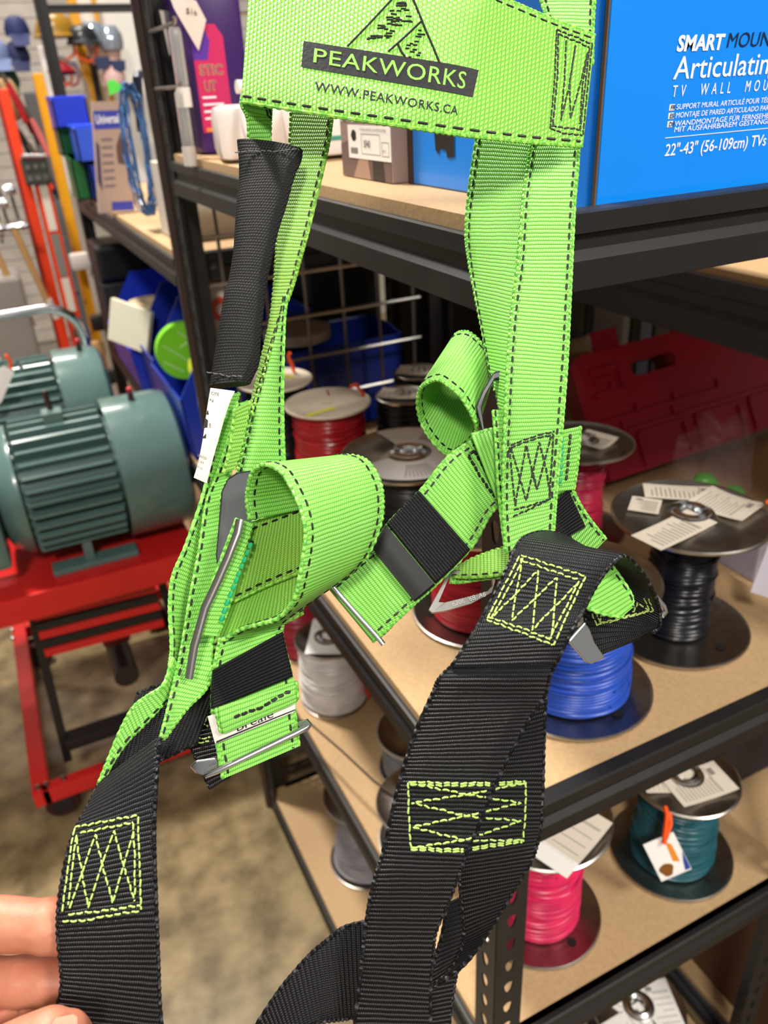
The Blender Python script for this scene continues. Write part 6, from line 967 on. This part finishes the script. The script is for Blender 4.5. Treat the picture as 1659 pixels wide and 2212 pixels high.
 ('chest_pad','thread_black',0.0005,(9,0),-1,[(0.246,1.819),(0.247,1.902)]),
 ('chest_pad','thread_black',0.0005,(9,0),-1,[(0.337,1.649),(0.335,1.753)]),
 ('chest_pad','thread_black',0.0005,(9,0),-1,[(0.417,1.561),(0.409,1.658)]),
 ('chest_pad','thread_black',0.0005,(9,0),-1,[(0.342,1.703),(0.344,1.765)]),
 ('chest_pad','thread_black',0.0005,(9,0),-1,[(0.186,1.926),(0.18,2.034)]),
 ('chest_pad','thread_black',0.0005,(9,0),-1,[(0.21,1.998),(0.21,2.074)]),
 ('chest_pad','thread_black',0.0005,(9,0),-1,[(0.167,1.916),(0.168,1.974)]),
 ('chest_pad','thread_black',0.0005,(9,0),-1,[(0.177,1.986),(0.179,2.033)]),
 ('chest_pad','thread_black',0.0005,(9,0),-1,[(0.165,1.909),(0.158,2.013)]),
 ('chest_pad','thread_black',0.0005,(9,0),-1,[(0.205,1.955),(0.199,2.027)]),
 ('chest_pad','thread_black',0.0005,(9,0),-1,[(0.442,1.511),(0.439,1.557)]),
 ('chest_pad','thread_black',0.0005,(9,0),-1,[(0.323,1.883),(0.319,1.936)]),
 ('chest_pad','thread_black',0.0005,(9,0),-1,[(0.167,1.925),(0.165,2.027)]),
 ('chest_pad','thread_black',0.0005,(9,0),-1,[(0.405,1.747),(0.402,1.855)]),
 ('chest_pad','thread_black',0.0005,(9,0),-1,[(0.291,1.768),(0.286,1.861)]),
 ('chest_pad','thread_black',0.0005,(9,0),-1,[(0.186,1.916),(0.178,2.024)]),
 ('chest_pad','thread_black',0.0005,(9,0),-1,[(0.32,1.776),(0.314,1.858)]),
 ('chest_pad','thread_black',0.0005,(9,0),-1,[(0.431,1.559),(0.426,1.647)]),
 ('chest_pad','thread_black',0.0005,(9,0),-1,[(0.163,1.936),(0.157,1.99)]),
 ('chest_pad','thread_black',0.0005,(9,0),-1,[(0.169,1.896),(0.169,1.948)]),
 ('chest_pad','thread_black',0.0005,(9,0),-1,[(0.287,2.022),(0.288,2.138)]),
 ('chest_pad','thread_black',0.0005,(9,0),-1,[(0.221,1.898),(0.22,1.961)]),
 ('chest_pad','thread_black',0.0005,(9,0),-1,[(0.324,1.899),(0.318,1.996)]),
 ('chest_pad','thread_black',0.0005,(9,0),-1,[(0.271,1.903),(0.265,1.947)]),
 ('chest_pad','thread_black',0.0005,(9,0),-1,[(0.275,1.756),(0.269,1.853)]),
 ('chest_pad','thread_black',0.0005,(9,0),-1,[(0.187,1.877),(0.183,1.938)]),
 ('chest_pad','thread_black',0.0005,(9,0),-1,[(0.3,1.831),(0.299,1.899)]),
 ('chest_pad','thread_black',0.0005,(9,0),-1,[(0.369,2.248),(0.367,2.337)]),
 ('chest_pad','thread_black',0.0005,(9,0),-1,[(0.477,2.176),(0.477,2.242)]),
 ('chest_pad','thread_black',0.0005,(9,0),-1,[(0.452,2.085),(0.451,2.147)]),
 ('chest_pad','thread_black',0.0005,(9,0),-1,[(0.438,2.131),(0.438,2.176)]),
 ('chest_pad','thread_black',0.0005,(9,0),-1,[(0.494,2.145),(0.493,2.211)]),
 ('chest_pad','thread_black',0.0005,(9,0),-1,[(0.513,2.24),(0.513,2.296)]),
 ('chest_pad','thread_black',0.0005,(9,0),-1,[(0.532,2.128),(0.532,2.17)]),
 ('chest_pad','thread_black',0.0005,(9,0),-1,[(0.474,2.073),(0.473,2.129)]),
 ('chest_pad','thread_black',0.0005,(9,0),-1,[(0.496,2.264),(0.496,2.305)]),
 ('chest_pad','thread_black',0.0005,(9,0),-1,[(0.42,2.191),(0.419,2.256)]),
 ('chest_pad','thread_black',0.0005,(9,0),-1,[(0.369,2.225),(0.369,2.269)]),
 ('chest_pad','thread_black',0.0005,(9,0),-1,[(0.386,2.201),(0.384,2.288)]),
 ('chest_pad','thread_black',0.0005,(9,0),-1,[(0.342,2.229),(0.342,2.279)]),
 ('chest_pad','thread_black',0.0005,(9,0),-1,[(0.445,2.176),(0.445,2.24)])]
PLATES = [
 ('adjuster_plate','grey steel adjuster plate with stamped numbers','steel',0.003,(-0.2193,-0.6802,0.6994),[(0.1829,0.3407,1.3027),(0.1842,0.3387,1.3012),(0.1914,0.3365,1.3013),(0.2075,0.333,1.303),(0.2219,0.3323,1.3068),(0.2266,0.3358,1.3117),(0.2283,0.3392,1.3155),(0.2054,0.3498,1.3186),(0.2025,0.35,1.3179)],[(0.1903,0.3413,1.3056),(0.1934,0.3398,1.3051),(0.1943,0.3396,1.3051),(0.2093,0.336,1.3064),(0.2198,0.3339,1.3077),(0.224,0.3348,1.3099),(0.2251,0.3374,1.3128),(0.2035,0.3482,1.3165),(0.2012,0.3478,1.3154)]),
 ('buckle_plate','black plastic-coated buckle frame','dark_steel',0.004,(0.1161,0.801,-0.5873),[(0.0845,0.4003,1.3825),(0.0893,0.4033,1.3875),(0.0958,0.404,1.3897),(0.1084,0.4021,1.3896),(0.1316,0.3968,1.3871),(0.1208,0.3768,1.3569),(0.0771,0.3738,1.3446),(0.0702,0.3753,1.3454),(0.0717,0.3815,1.3543)],None),
 ('side_buckle','chrome side buckle','chrome',0.003,(0.2307,0.855,-0.4645),[(0.233,0.2735,1.306),(0.2446,0.2746,1.3139),(0.2465,0.2716,1.3094),(0.2471,0.2682,1.3035),(0.2508,0.2626,1.295),(0.2423,0.2638,1.2929),(0.2396,0.2653,1.2943)],None),
 ('end_buckle','chrome end of the strap buckle','chrome',0.003,(0.3684,0.7984,-0.4764),[(0.0291,0.3286,1.2631),(0.0328,0.3285,1.2658),(0.043,0.3243,1.2666),(0.0436,0.3224,1.2639),(0.0412,0.3204,1.2587),(0.0369,0.3218,1.2578),(0.0311,0.3256,1.2597)],None),
 ('dark_ring','dark steel ring behind the right strap','dark_steel',0.004,(0.3684,0.7984,-0.4764),[(0.2364,0.375,1.4089),(0.2423,0.3773,1.4172),(0.2509,0.3789,1.4265),(0.2551,0.3775,1.4275),(0.2416,0.355,1.3794),(0.2372,0.3594,1.3832),(0.236,0.368,1.3968)],[(0.2392,0.3734,1.4083),(0.2437,0.3754,1.4152),(0.2502,0.3767,1.4224),(0.2523,0.376,1.4228),(0.2418,0.3586,1.3855),(0.2393,0.3613,1.388),(0.238,0.3677,1.3979)])]

def crom(P, t):
    n = len(P) - 1; i = int(min(max(math.floor(t), 0), n - 1)); u = t - i
    p1, p2 = P[i], P[i + 1]; p0 = P[i - 1] if i > 0 else 2 * p1 - p2; p3 = P[i + 2] if i + 2 <= n else 2 * p2 - p1
    return 0.5 * ((2 * p1) + (-p0 + p2) * u + (2 * p0 - 5 * p1 + 4 * p2 - p3) * u * u + (-p0 + 3 * p1 - 3 * p2 + p3) * u ** 3)
class Strap:
    def __init__(s, name, d):
        s.L = [Vector(p[:3]) for p in d['p']]; s.R = [Vector(p[3:]) for p in d['p']]; s.n = len(s.L) - 1; s.th = d['thick']; s.bow = d.get('bow', 0)
    def flat(s, u, t): return crom(s.L, t).lerp(crom(s.R, t), u)
    def normal(s, u, t):
        e = 1e-3; t0 = min(max(t, e), s.n - e); a = s.flat(u, t0 + e) - s.flat(u, t0 - e); b = s.flat(u + 0.01, t0) - s.flat(u - 0.01, t0); n = a.cross(b)
        return n.normalized() if n.length > 1e-12 else Vector((0, 0, 1))
    def at(s, u, t, off=0.0): return s.flat(u, t) + s.normal(u, t) * off
H = thing('safety_harness', 'lime green and black webbing safety harness held up in front of the shelves', 'harness', (0.25, 0.35, 1.2))
STRAPS = {}; PARTS = {}
for key, d in RIBBONS.items():
    s = Strap(key, d); STRAPS[key] = s; th = s.th; K = d['k']; seg = 10; N = s.n * seg
    us = [0.0, 0.03] + [0.03 + 0.94 * i / K for i in range(1, K)] + [0.97, 1.0]; ct = len(us)
    vs = []; uv = []; v = 0.0; prev = None
    for i in range(N + 1):
        t = i / seg; c = s.flat(0.5, t); v += (c - prev).length if prev is not None else 0; prev = c; wd = (s.flat(1, t) - s.flat(0, t)).length
        fr = []; bk = []
        for u in us:
            p = s.flat(u, t); n = s.normal(u, t); e = (1 - abs(2 * u - 1) ** 2.2) ** 0.5 if d['round'] else (1.0 if 0.0 < u < 1.0 else 0.35)
            fr.append(p + n * th * 0.5 * e); bk.append(p - n * th * 0.5 * e)
        for row in (fr, bk[::-1]):
            vs += row
        for u in us + us[::-1]: uv.append(((u - 0.5) * wd, v))
    m = 2 * ct
    fs = [(i * m + j, i * m + (j + 1) % m, (i + 1) * m + (j + 1) % m, (i + 1) * m + j) for i in range(N) for j in range(m)]
    fs += [tuple(range(m))[::-1], tuple(N * m + j for j in range(m))]
    b = B().add(vs, fs)
    if d['cord']:   # braided selvedge cords
        for u in (0.0, 1.0):
            ln = sum((s.flat(u, (i + 1) / 12) - s.flat(u, i / 12)).length for i in range(s.n * 12)); c = max(6, int(ln / 0.00085)); base = len(b.v)
            pts = [s.flat(u, s.n * i / c) + s.normal(u, s.n * i / c) * (0.0003 * math.sin(i * PI / 2)) for i in range(c + 1)]
            b.tube(pts, 0.0011, 6, rf=lambda i: 0.82 + 0.26 * (i % 4 in (1, 2)))
            uv += [((u - .5) * 0.04, 0.0004 * (q // 6)) for q in range(len(b.v) - base)]
    PARTS[key] = b.build(d['name'], d['mat'], H, True, uv=uv)
    if d['label']: PARTS[key]['label'] = d['label']
seam_b = {}
for key, thread, r, dash, side, pts in SEAMS:
    s = STRAPS[key]; b = seam_b.setdefault((key, thread), B()); fine = []
    for (s0, t0), (s1, t1) in zip(pts, pts[1:]):
        c = max(2, int((s.flat(s0, t0) - s.flat(s1, t1)).length / 0.0006), int(abs(t1 - t0) * 10))
        fine += [(s0 + (s1 - s0) * i / c, t0 + (t1 - t0) * i / c) for i in range(c)]
    fine.append(pts[-1]); pos = [s.at(u, t, side * (s.th * 0.5 + r * 0.35)) for u, t in fine]; nrm = [s.normal(u, t) for u, t in fine]
    if not dash and s.n: pos = [p + q.orthogonal().normalized() * (0.00028 * math.sin(i * 0.9) + 0.0002 * math.sin(i * 0.37)) for i, (p, q) in enumerate(zip(pos, nrm))]
    run, nr, acc = [pos[0]], [nrm[0]], 0.0; on = True; on_l, off_l = dash or (0.0030, 0.0005)
    for i in range(1, len(pos)):
        acc += (pos[i] - pos[i - 1]).length
        if on: run.append(pos[i]); nr.append(nrm[i])
        if acc >= (on_l if on else off_l):
            if on and len(run) > 1: b.tube(run, r, 6, flat=0.6, up=nr, rf=lambda q, L_=len(run): 0.6 if q in (0, L_ - 1) else 1.0)
            on = not on; acc = 0.0; run, nr = [pos[i]], [nrm[i]]
    if on and len(run) > 1: b.tube(run, r, 6, flat=0.6, up=nr)
for (key, thread), b in seam_b.items():
    if b.v:
        o = b.build('stitching', thread, PARTS[key], True); o['kind'] = 'stuff'; o['label'] = {'thread_black': 'black stitching', 'thread_lime': 'lime green stitching', 'thread_teal': 'teal stitching', 'thread_grey': 'grey hem stitching'}[thread]
def st_quad(key, q, u, v):
    """bilinear inside four (s, t) corners: bottom left, bottom right, top right, top left"""
    a = [q[0][i] * (1 - u) + q[1][i] * u for i in (0, 1)]; c = [q[3][i] * (1 - u) + q[2][i] * u for i in (0, 1)]
    return a[0] * (1 - v) + c[0] * v, a[1] * (1 - v) + c[1] * v
def strap_text(key, txt, q, side, m, off, name='lettering', bold=0.0, spacing=1.0, shear=0.0, cap=0.73):
    V, F = glyphs(txt, bold, spacing, shear); x0 = min(v.x for v in V); x1 = max(v.x for v in V); s = STRAPS[key]; b = B()
    b.add([s.at(*st_quad(key, q, (v.x - x0) / (x1 - x0), v.y / cap), side * (s.th * 0.5 + off)) for v in V], F); o = b.build(name, m, PARTS[key]); return o
def strap_patch(key, q, side, m, off, name, nu=14, nv=4):
    s = STRAPS[key]; b = B()
    b.add([s.at(*st_quad(key, q, i / nu, j / nv), side * (s.th * 0.5 + off)) for j in range(nv + 1) for i in range(nu + 1)], [(j * (nu + 1) + i, j * (nu + 1) + i + 1, (j + 1) * (nu + 1) + i + 1, (j + 1) * (nu + 1) + i) for j in range(nv) for i in range(nu)])
    return b.build(name, m, PARTS[key])
Q = {'pad_side': -1, 'bar': [(0.696,0.693),(0.747,3.249),(0.559,3.325),(0.509,0.701)], 'peak': [(0.652,0.836),(0.703,3.068),(0.583,3.076),(0.546,0.841)], 'www': [(0.851,0.87),(0.879,2.989),(0.82,2.988),(0.781,0.873)], 'label_side': 1, 'cite': [(0.081,0.37),(0.421,0.422),(0.405,0.24),(0.068,0.185)], 'kg': [(0.068,0.709),(0.246,0.747),(0.246,0.609),(0.072,0.571)], 'reg': [(0.255,1.62),(0.373,1.627),(0.34,1.497),(0.225,1.486)], 't1': [(-0.124,2.694),(0.561,2.847),(0.566,2.722),(-0.124,2.562)], 't2': [(-0.098,2.944),(0.408,3.055),(0.403,2.923),(-0.097,2.812)], 't3': [(-0.053,3.26),(0.414,3.383),(0.399,3.213),(-0.065,3.083)], 'logo1': [(0.004,1.245),(0.141,1.258),(0.082,1.139),(0.024,1.104)], 'logo2': [(-0.069,1.645),(0.172,1.621),(0.14,1.416),(-0.03,1.354)], 'logo3': [(-0.108,1.96),(0.189,1.951),(0.161,1.79),(0.032,1.883)], 'band_side': 1, 'breale': [(0.281,1.72),(0.727,1.649),(0.718,0.773),(0.28,0.99)], 'band_edge': [(0.017,1.972),(0.996,1.832),(0.995,1.679),(0.02,1.833)]}
weave('woven_black', srgb(14, 15, 18), srgb(40, 42, 46), 0.0023, 0.0030, 0.5, 0.0)
side = Q['pad_side']
strap_patch('chest_pad', Q['bar'], side, mat('badge_black', srgb(22, 24, 28), 0.55, bump=(500, 0.0004)), 0.00035, 'badge_panel')
strap_text('chest_pad', 'PEAKWORKS', Q['peak'], side, 'ink_green', 0.00055, bold=0.002, spacing=1.05)
strap_text('chest_pad', 'WWW.PEAKWORKS.CA', Q['www'], side, 'ink', 0.0004, bold=0.006, spacing=1.08)
strap_text('printed_label', 'CITE', Q['cite'], Q['label_side'], 'ink', 0.0003); strap_text('printed_label', 'kg', Q['kg'], Q['label_side'], 'ink', 0.0003)
strap_text('printed_label', '\u00ae', Q['reg'], Q['label_side'], 'ink', 0.0003)
strap_text('printed_label', 'ICENTEX', Q['t1'], Q['label_side'], 'print_grey', 0.0003); strap_text('printed_label', 'AS 10.9', Q['t2'], Q['label_side'], 'print_grey', 0.0003); strap_text('printed_label', 'PA 1-31', Q['t3'], Q['label_side'], 'print_grey', 0.0003)
strap_patch('printed_label', Q['logo1'], Q['label_side'], 'ink', 0.0003, 'logo_mark', 4, 2); strap_patch('printed_label', Q['logo2'], Q['label_side'], 'ink', 0.0003, 'logo_mark', 4, 2); strap_patch('printed_label', Q['logo3'], Q['label_side'], 'ink', 0.0003, 'logo_mark', 4, 2)
strap_text('white_band', 'Breale', Q['breale'], Q['band_side'], 'ink', 0.0004)
strap_patch('white_band', Q['band_edge'], Q['band_side'], 'ink', 0.0004, 'black_border', 14, 1)
# metal and plastic fittings
for nm, lab, m, t_, n, outer, inner in PLATES:
    b = B()
    if inner: b.ring(outer, inner, n, t_)
    else: b.prism(outer, n, t_)
    o = b.build(nm, m, H, bevel=t_ * 0.25); o['label'] = lab
    PARTS[nm] = o
for nm, lab, m, r, fl, pts in [('buckle_bar','chrome loop bar','steel',0.0025,0.5,[(0.0846,0.3653,1.3812),(0.0816,0.3622,1.3758),(0.0734,0.3585,1.3643),(0.0655,0.3555,1.3541),(0.0561,0.3522,1.3425),(0.0459,0.3456,1.3257),(0.039,0.3391,1.3115)]),
 ('buckle_bar','chrome strap end bar','chrome',0.0016,0.8,[(0.1284,0.3552,1.331),(0.133,0.3479,1.3233),(0.1385,0.3391,1.3139),(0.1436,0.3312,1.3057),(0.146,0.3267,1.301)]),
 ('buckle_bar','chrome lower buckle bar','chrome',0.0019,0.9,[(0.0347,0.3177,1.2639),(0.0408,0.315,1.2663),(0.0535,0.3136,1.2694),(0.0687,0.3115,1.2734),(0.0842,0.3097,1.2772),(0.0905,0.309,1.2788),(0.0918,0.3094,1.2795),(0.0915,0.3112,1.2802),(0.0878,0.3131,1.2784)]),
 ('buckle_bar','chrome bar behind the black loop','chrome',0.0018,0.9,[(0.294,0.2721,1.3146),(0.2972,0.2687,1.3091),(0.2973,0.2669,1.3063),(0.2943,0.2664,1.3051)])]:
    o = B().tube(pts, r, 10, flat=fl).build(nm, m, H, True); o['label'] = lab
D = ((0.1965,0.3354,1.3032),(0.0226,-0.0064,0.0047),(0.0008,0.0035,0.0033))
text_on('engraving', "6206  '68  A6", D[0], D[1], D[2], 0.0042, mat('engraved', srgb(214, 216, 220), 0.4), PARTS['adjuster_plate'], width=0.021, lift=0.0019)

# ------------------------------------------------------------------ the hand that holds the left strap
HAND = dict(base=(-0.1808,0.2998,1.1029), v=[(-0.1808,0.2998,1.1029),(-0.2155,0.2129,1.045),(-0.2566,0.1103,0.9766),(-0.1303,0.3324,1.1882),(-0.138,0.3268,1.1686),(-0.1448,0.3188,1.152),(-0.1519,0.3098,1.1378),(-0.1625,0.3155,1.135),(-0.1108,0.3305,1.2148),(-0.0935,0.3205,1.224),(-0.0763,0.3102,1.2263),(-0.0605,0.3013,1.2258),(-0.0552,0.2986,1.2253),(-0.0466,0.2938,1.2219),(-0.042,0.2918,1.2199),(-0.1144,0.3194,1.1872),(-0.0931,0.307,1.1953),(-0.0814,0.3002,1.1973),(-0.0748,0.2968,1.1976),(-0.0679,0.2931,1.1978),(-0.0626,0.2904,1.1975),(-0.0533,0.2856,1.1966),(-0.0482,0.2835,1.1949),(-0.1156,0.3072,1.1678),(-0.0951,0.2971,1.1732),(-0.0795,0.2895,1.1765),(-0.0677,0.2836,1.1779),(-0.0582,0.2793,1.1781),(-0.054,0.2775,1.1783),(-0.125,0.2967,1.1493),(-0.1021,0.2865,1.1561),(-0.0845,0.2791,1.1596),(-0.0716,0.274,1.161),(-0.0661,0.272,1.1619),(-0.1509,0.2892,1.144),(-0.116,0.271,1.1804),(-0.0883,0.2566,1.205),(-0.0727,0.2506,1.2153),(-0.0605,0.2472,1.2191),(-0.0532,0.2466,1.2174),(-0.05,0.2466,1.2157)], e=[(0, 1), (1, 2), (0, 3), (0, 4), (0, 5), (0, 6), (7, 3), (7, 4), (7, 5), (7, 6), (0, 7), (3, 4), (4, 5), (5, 6), (3, 8), (8, 9), (9, 10), (10, 11), (11, 12), (12, 13), (13, 14), (4, 15), (15, 16), (16, 17), (17, 18), (18, 19), (19, 20), (20, 21), (21, 22), (5, 23), (23, 24), (24, 25), (25, 26), (26, 27), (27, 28), (6, 29), (29, 30), (30, 31), (31, 32), (32, 33), (0, 34), (7, 34), (34, 35), (35, 36), (36, 37), (37, 38), (38, 39), (39, 40)], r=[(0.027,0.027),(0.034,0.034),(0.042,0.042),(0.0165,0.0165),(0.0165,0.0165),(0.0155,0.0155),(0.0145,0.0145),(0.023,0.023),(0.0136,0.0136),(0.0142,0.0142),(0.0134,0.0134),(0.0124,0.0124),(0.0136,0.0136),(0.0116,0.0116),(0.0085,0.0085),(0.0126,0.0126),(0.013,0.013),(0.0116,0.0116),(0.0124,0.0124),(0.0114,0.0114),(0.012,0.012),(0.0106,0.0106),(0.0075,0.0075),(0.0122,0.0122),(0.0124,0.0124),(0.0112,0.0112),(0.0112,0.0112),(0.0092,0.0092),(0.0065,0.0065),(0.0112,0.0112),(0.0112,0.0112),(0.01,0.01),(0.0088,0.0088),(0.0062,0.0062),(0.021,0.021),(0.0155,0.0155),(0.0142,0.0142),(0.0128,0.0128),(0.0126,0.0126),(0.0095,0.0095),(0.0068,0.0068)], nails=[((-0.0528,0.24,1.2308),(-0.2329,-0.8176,-0.5266),(0.9277,-0.3493,0.132),(0.1237,-0.562,0.8178))], )
t = thing('person', 'hand of a person pinching the black strap at the left edge', 'person', HAND['base'])
mat('skin', srgb(196, 132, 104), 0.5, noise=(45, srgb(180, 100, 80), 0.6), bump=(160, 0.0006))
MATS['skin'].node_tree.nodes['Principled BSDF'].inputs['Subsurface Weight'].default_value = 0.12
MATS['skin'].node_tree.nodes['Principled BSDF'].inputs['Subsurface Radius'].default_value = (0.006, 0.002, 0.001)
hb = B(); V3 = [Vector(p) for p in HAND['v']]; RR = [0.5 * (r[0] + r[1]) for r in HAND['r']]
for i, j in HAND['e']:
    p, q, r0, r1 = V3[i], V3[j], RR[i], RR[j]; n = 6
    hb.tube([p.lerp(q, k / n) for k in range(n + 1)], 1.0, 14, rf=lambda k, r0=r0, r1=r1: r0 + (r1 - r0) * k / n)
for p, r in zip(V3, RR):
    hb.lathe([(0.0, -r)] + [(r * math.cos(u), r * math.sin(u)) for u in [math.radians(x) for x in (-60, -30, 0, 30, 60)]] + [(0.0, r)], p, 14)
me = bpy.data.meshes.new('hand'); me.from_pydata(hb.v, [], hb.f); me.update(); me.materials.append(MATS['skin'])
bm = bmesh.new(); bm.from_mesh(me); bmesh.ops.remove_doubles(bm, verts=bm.verts, dist=1e-6); bmesh.ops.recalc_face_normals(bm, faces=bm.faces); bm.to_mesh(me); bm.free()
ho = bpy.data.objects.new('hand', me); S.collection.objects.link(ho); ho.parent = t; ho.matrix_parent_inverse = wm(t).inverted()
rm = ho.modifiers.new('join', 'REMESH'); rm.mode = 'VOXEL'; rm.voxel_size = 0.0014; rm.use_smooth_shade = True
sm = ho.modifiers.new('soft', 'SMOOTH'); sm.factor = 0.5; sm.iterations = 7
nl = B()
for c, ux, uy, n in HAND['nails']:
    c, ux, uy, n = map(Vector, (c, ux, uy, n)); k = 7
    nl.add([c + ux * (0.0046 * a) + uy * (0.0055 * b_ * (1 if abs(a) < .9 else .7)) + n * (0.0012 * (1 - a * a)) for b_ in (-1, -.3, .4, 1) for a in (-1, -.66, -.33, 0, .33, .66, 1)], [(j * k + i, j * k + i + 1, (j + 1) * k + i + 1, (j + 1) * k + i) for j in range(3) for i in range(k - 1)])
nl.build('nail', mat('nail', srgb(206, 146, 122), 0.4), t, True)
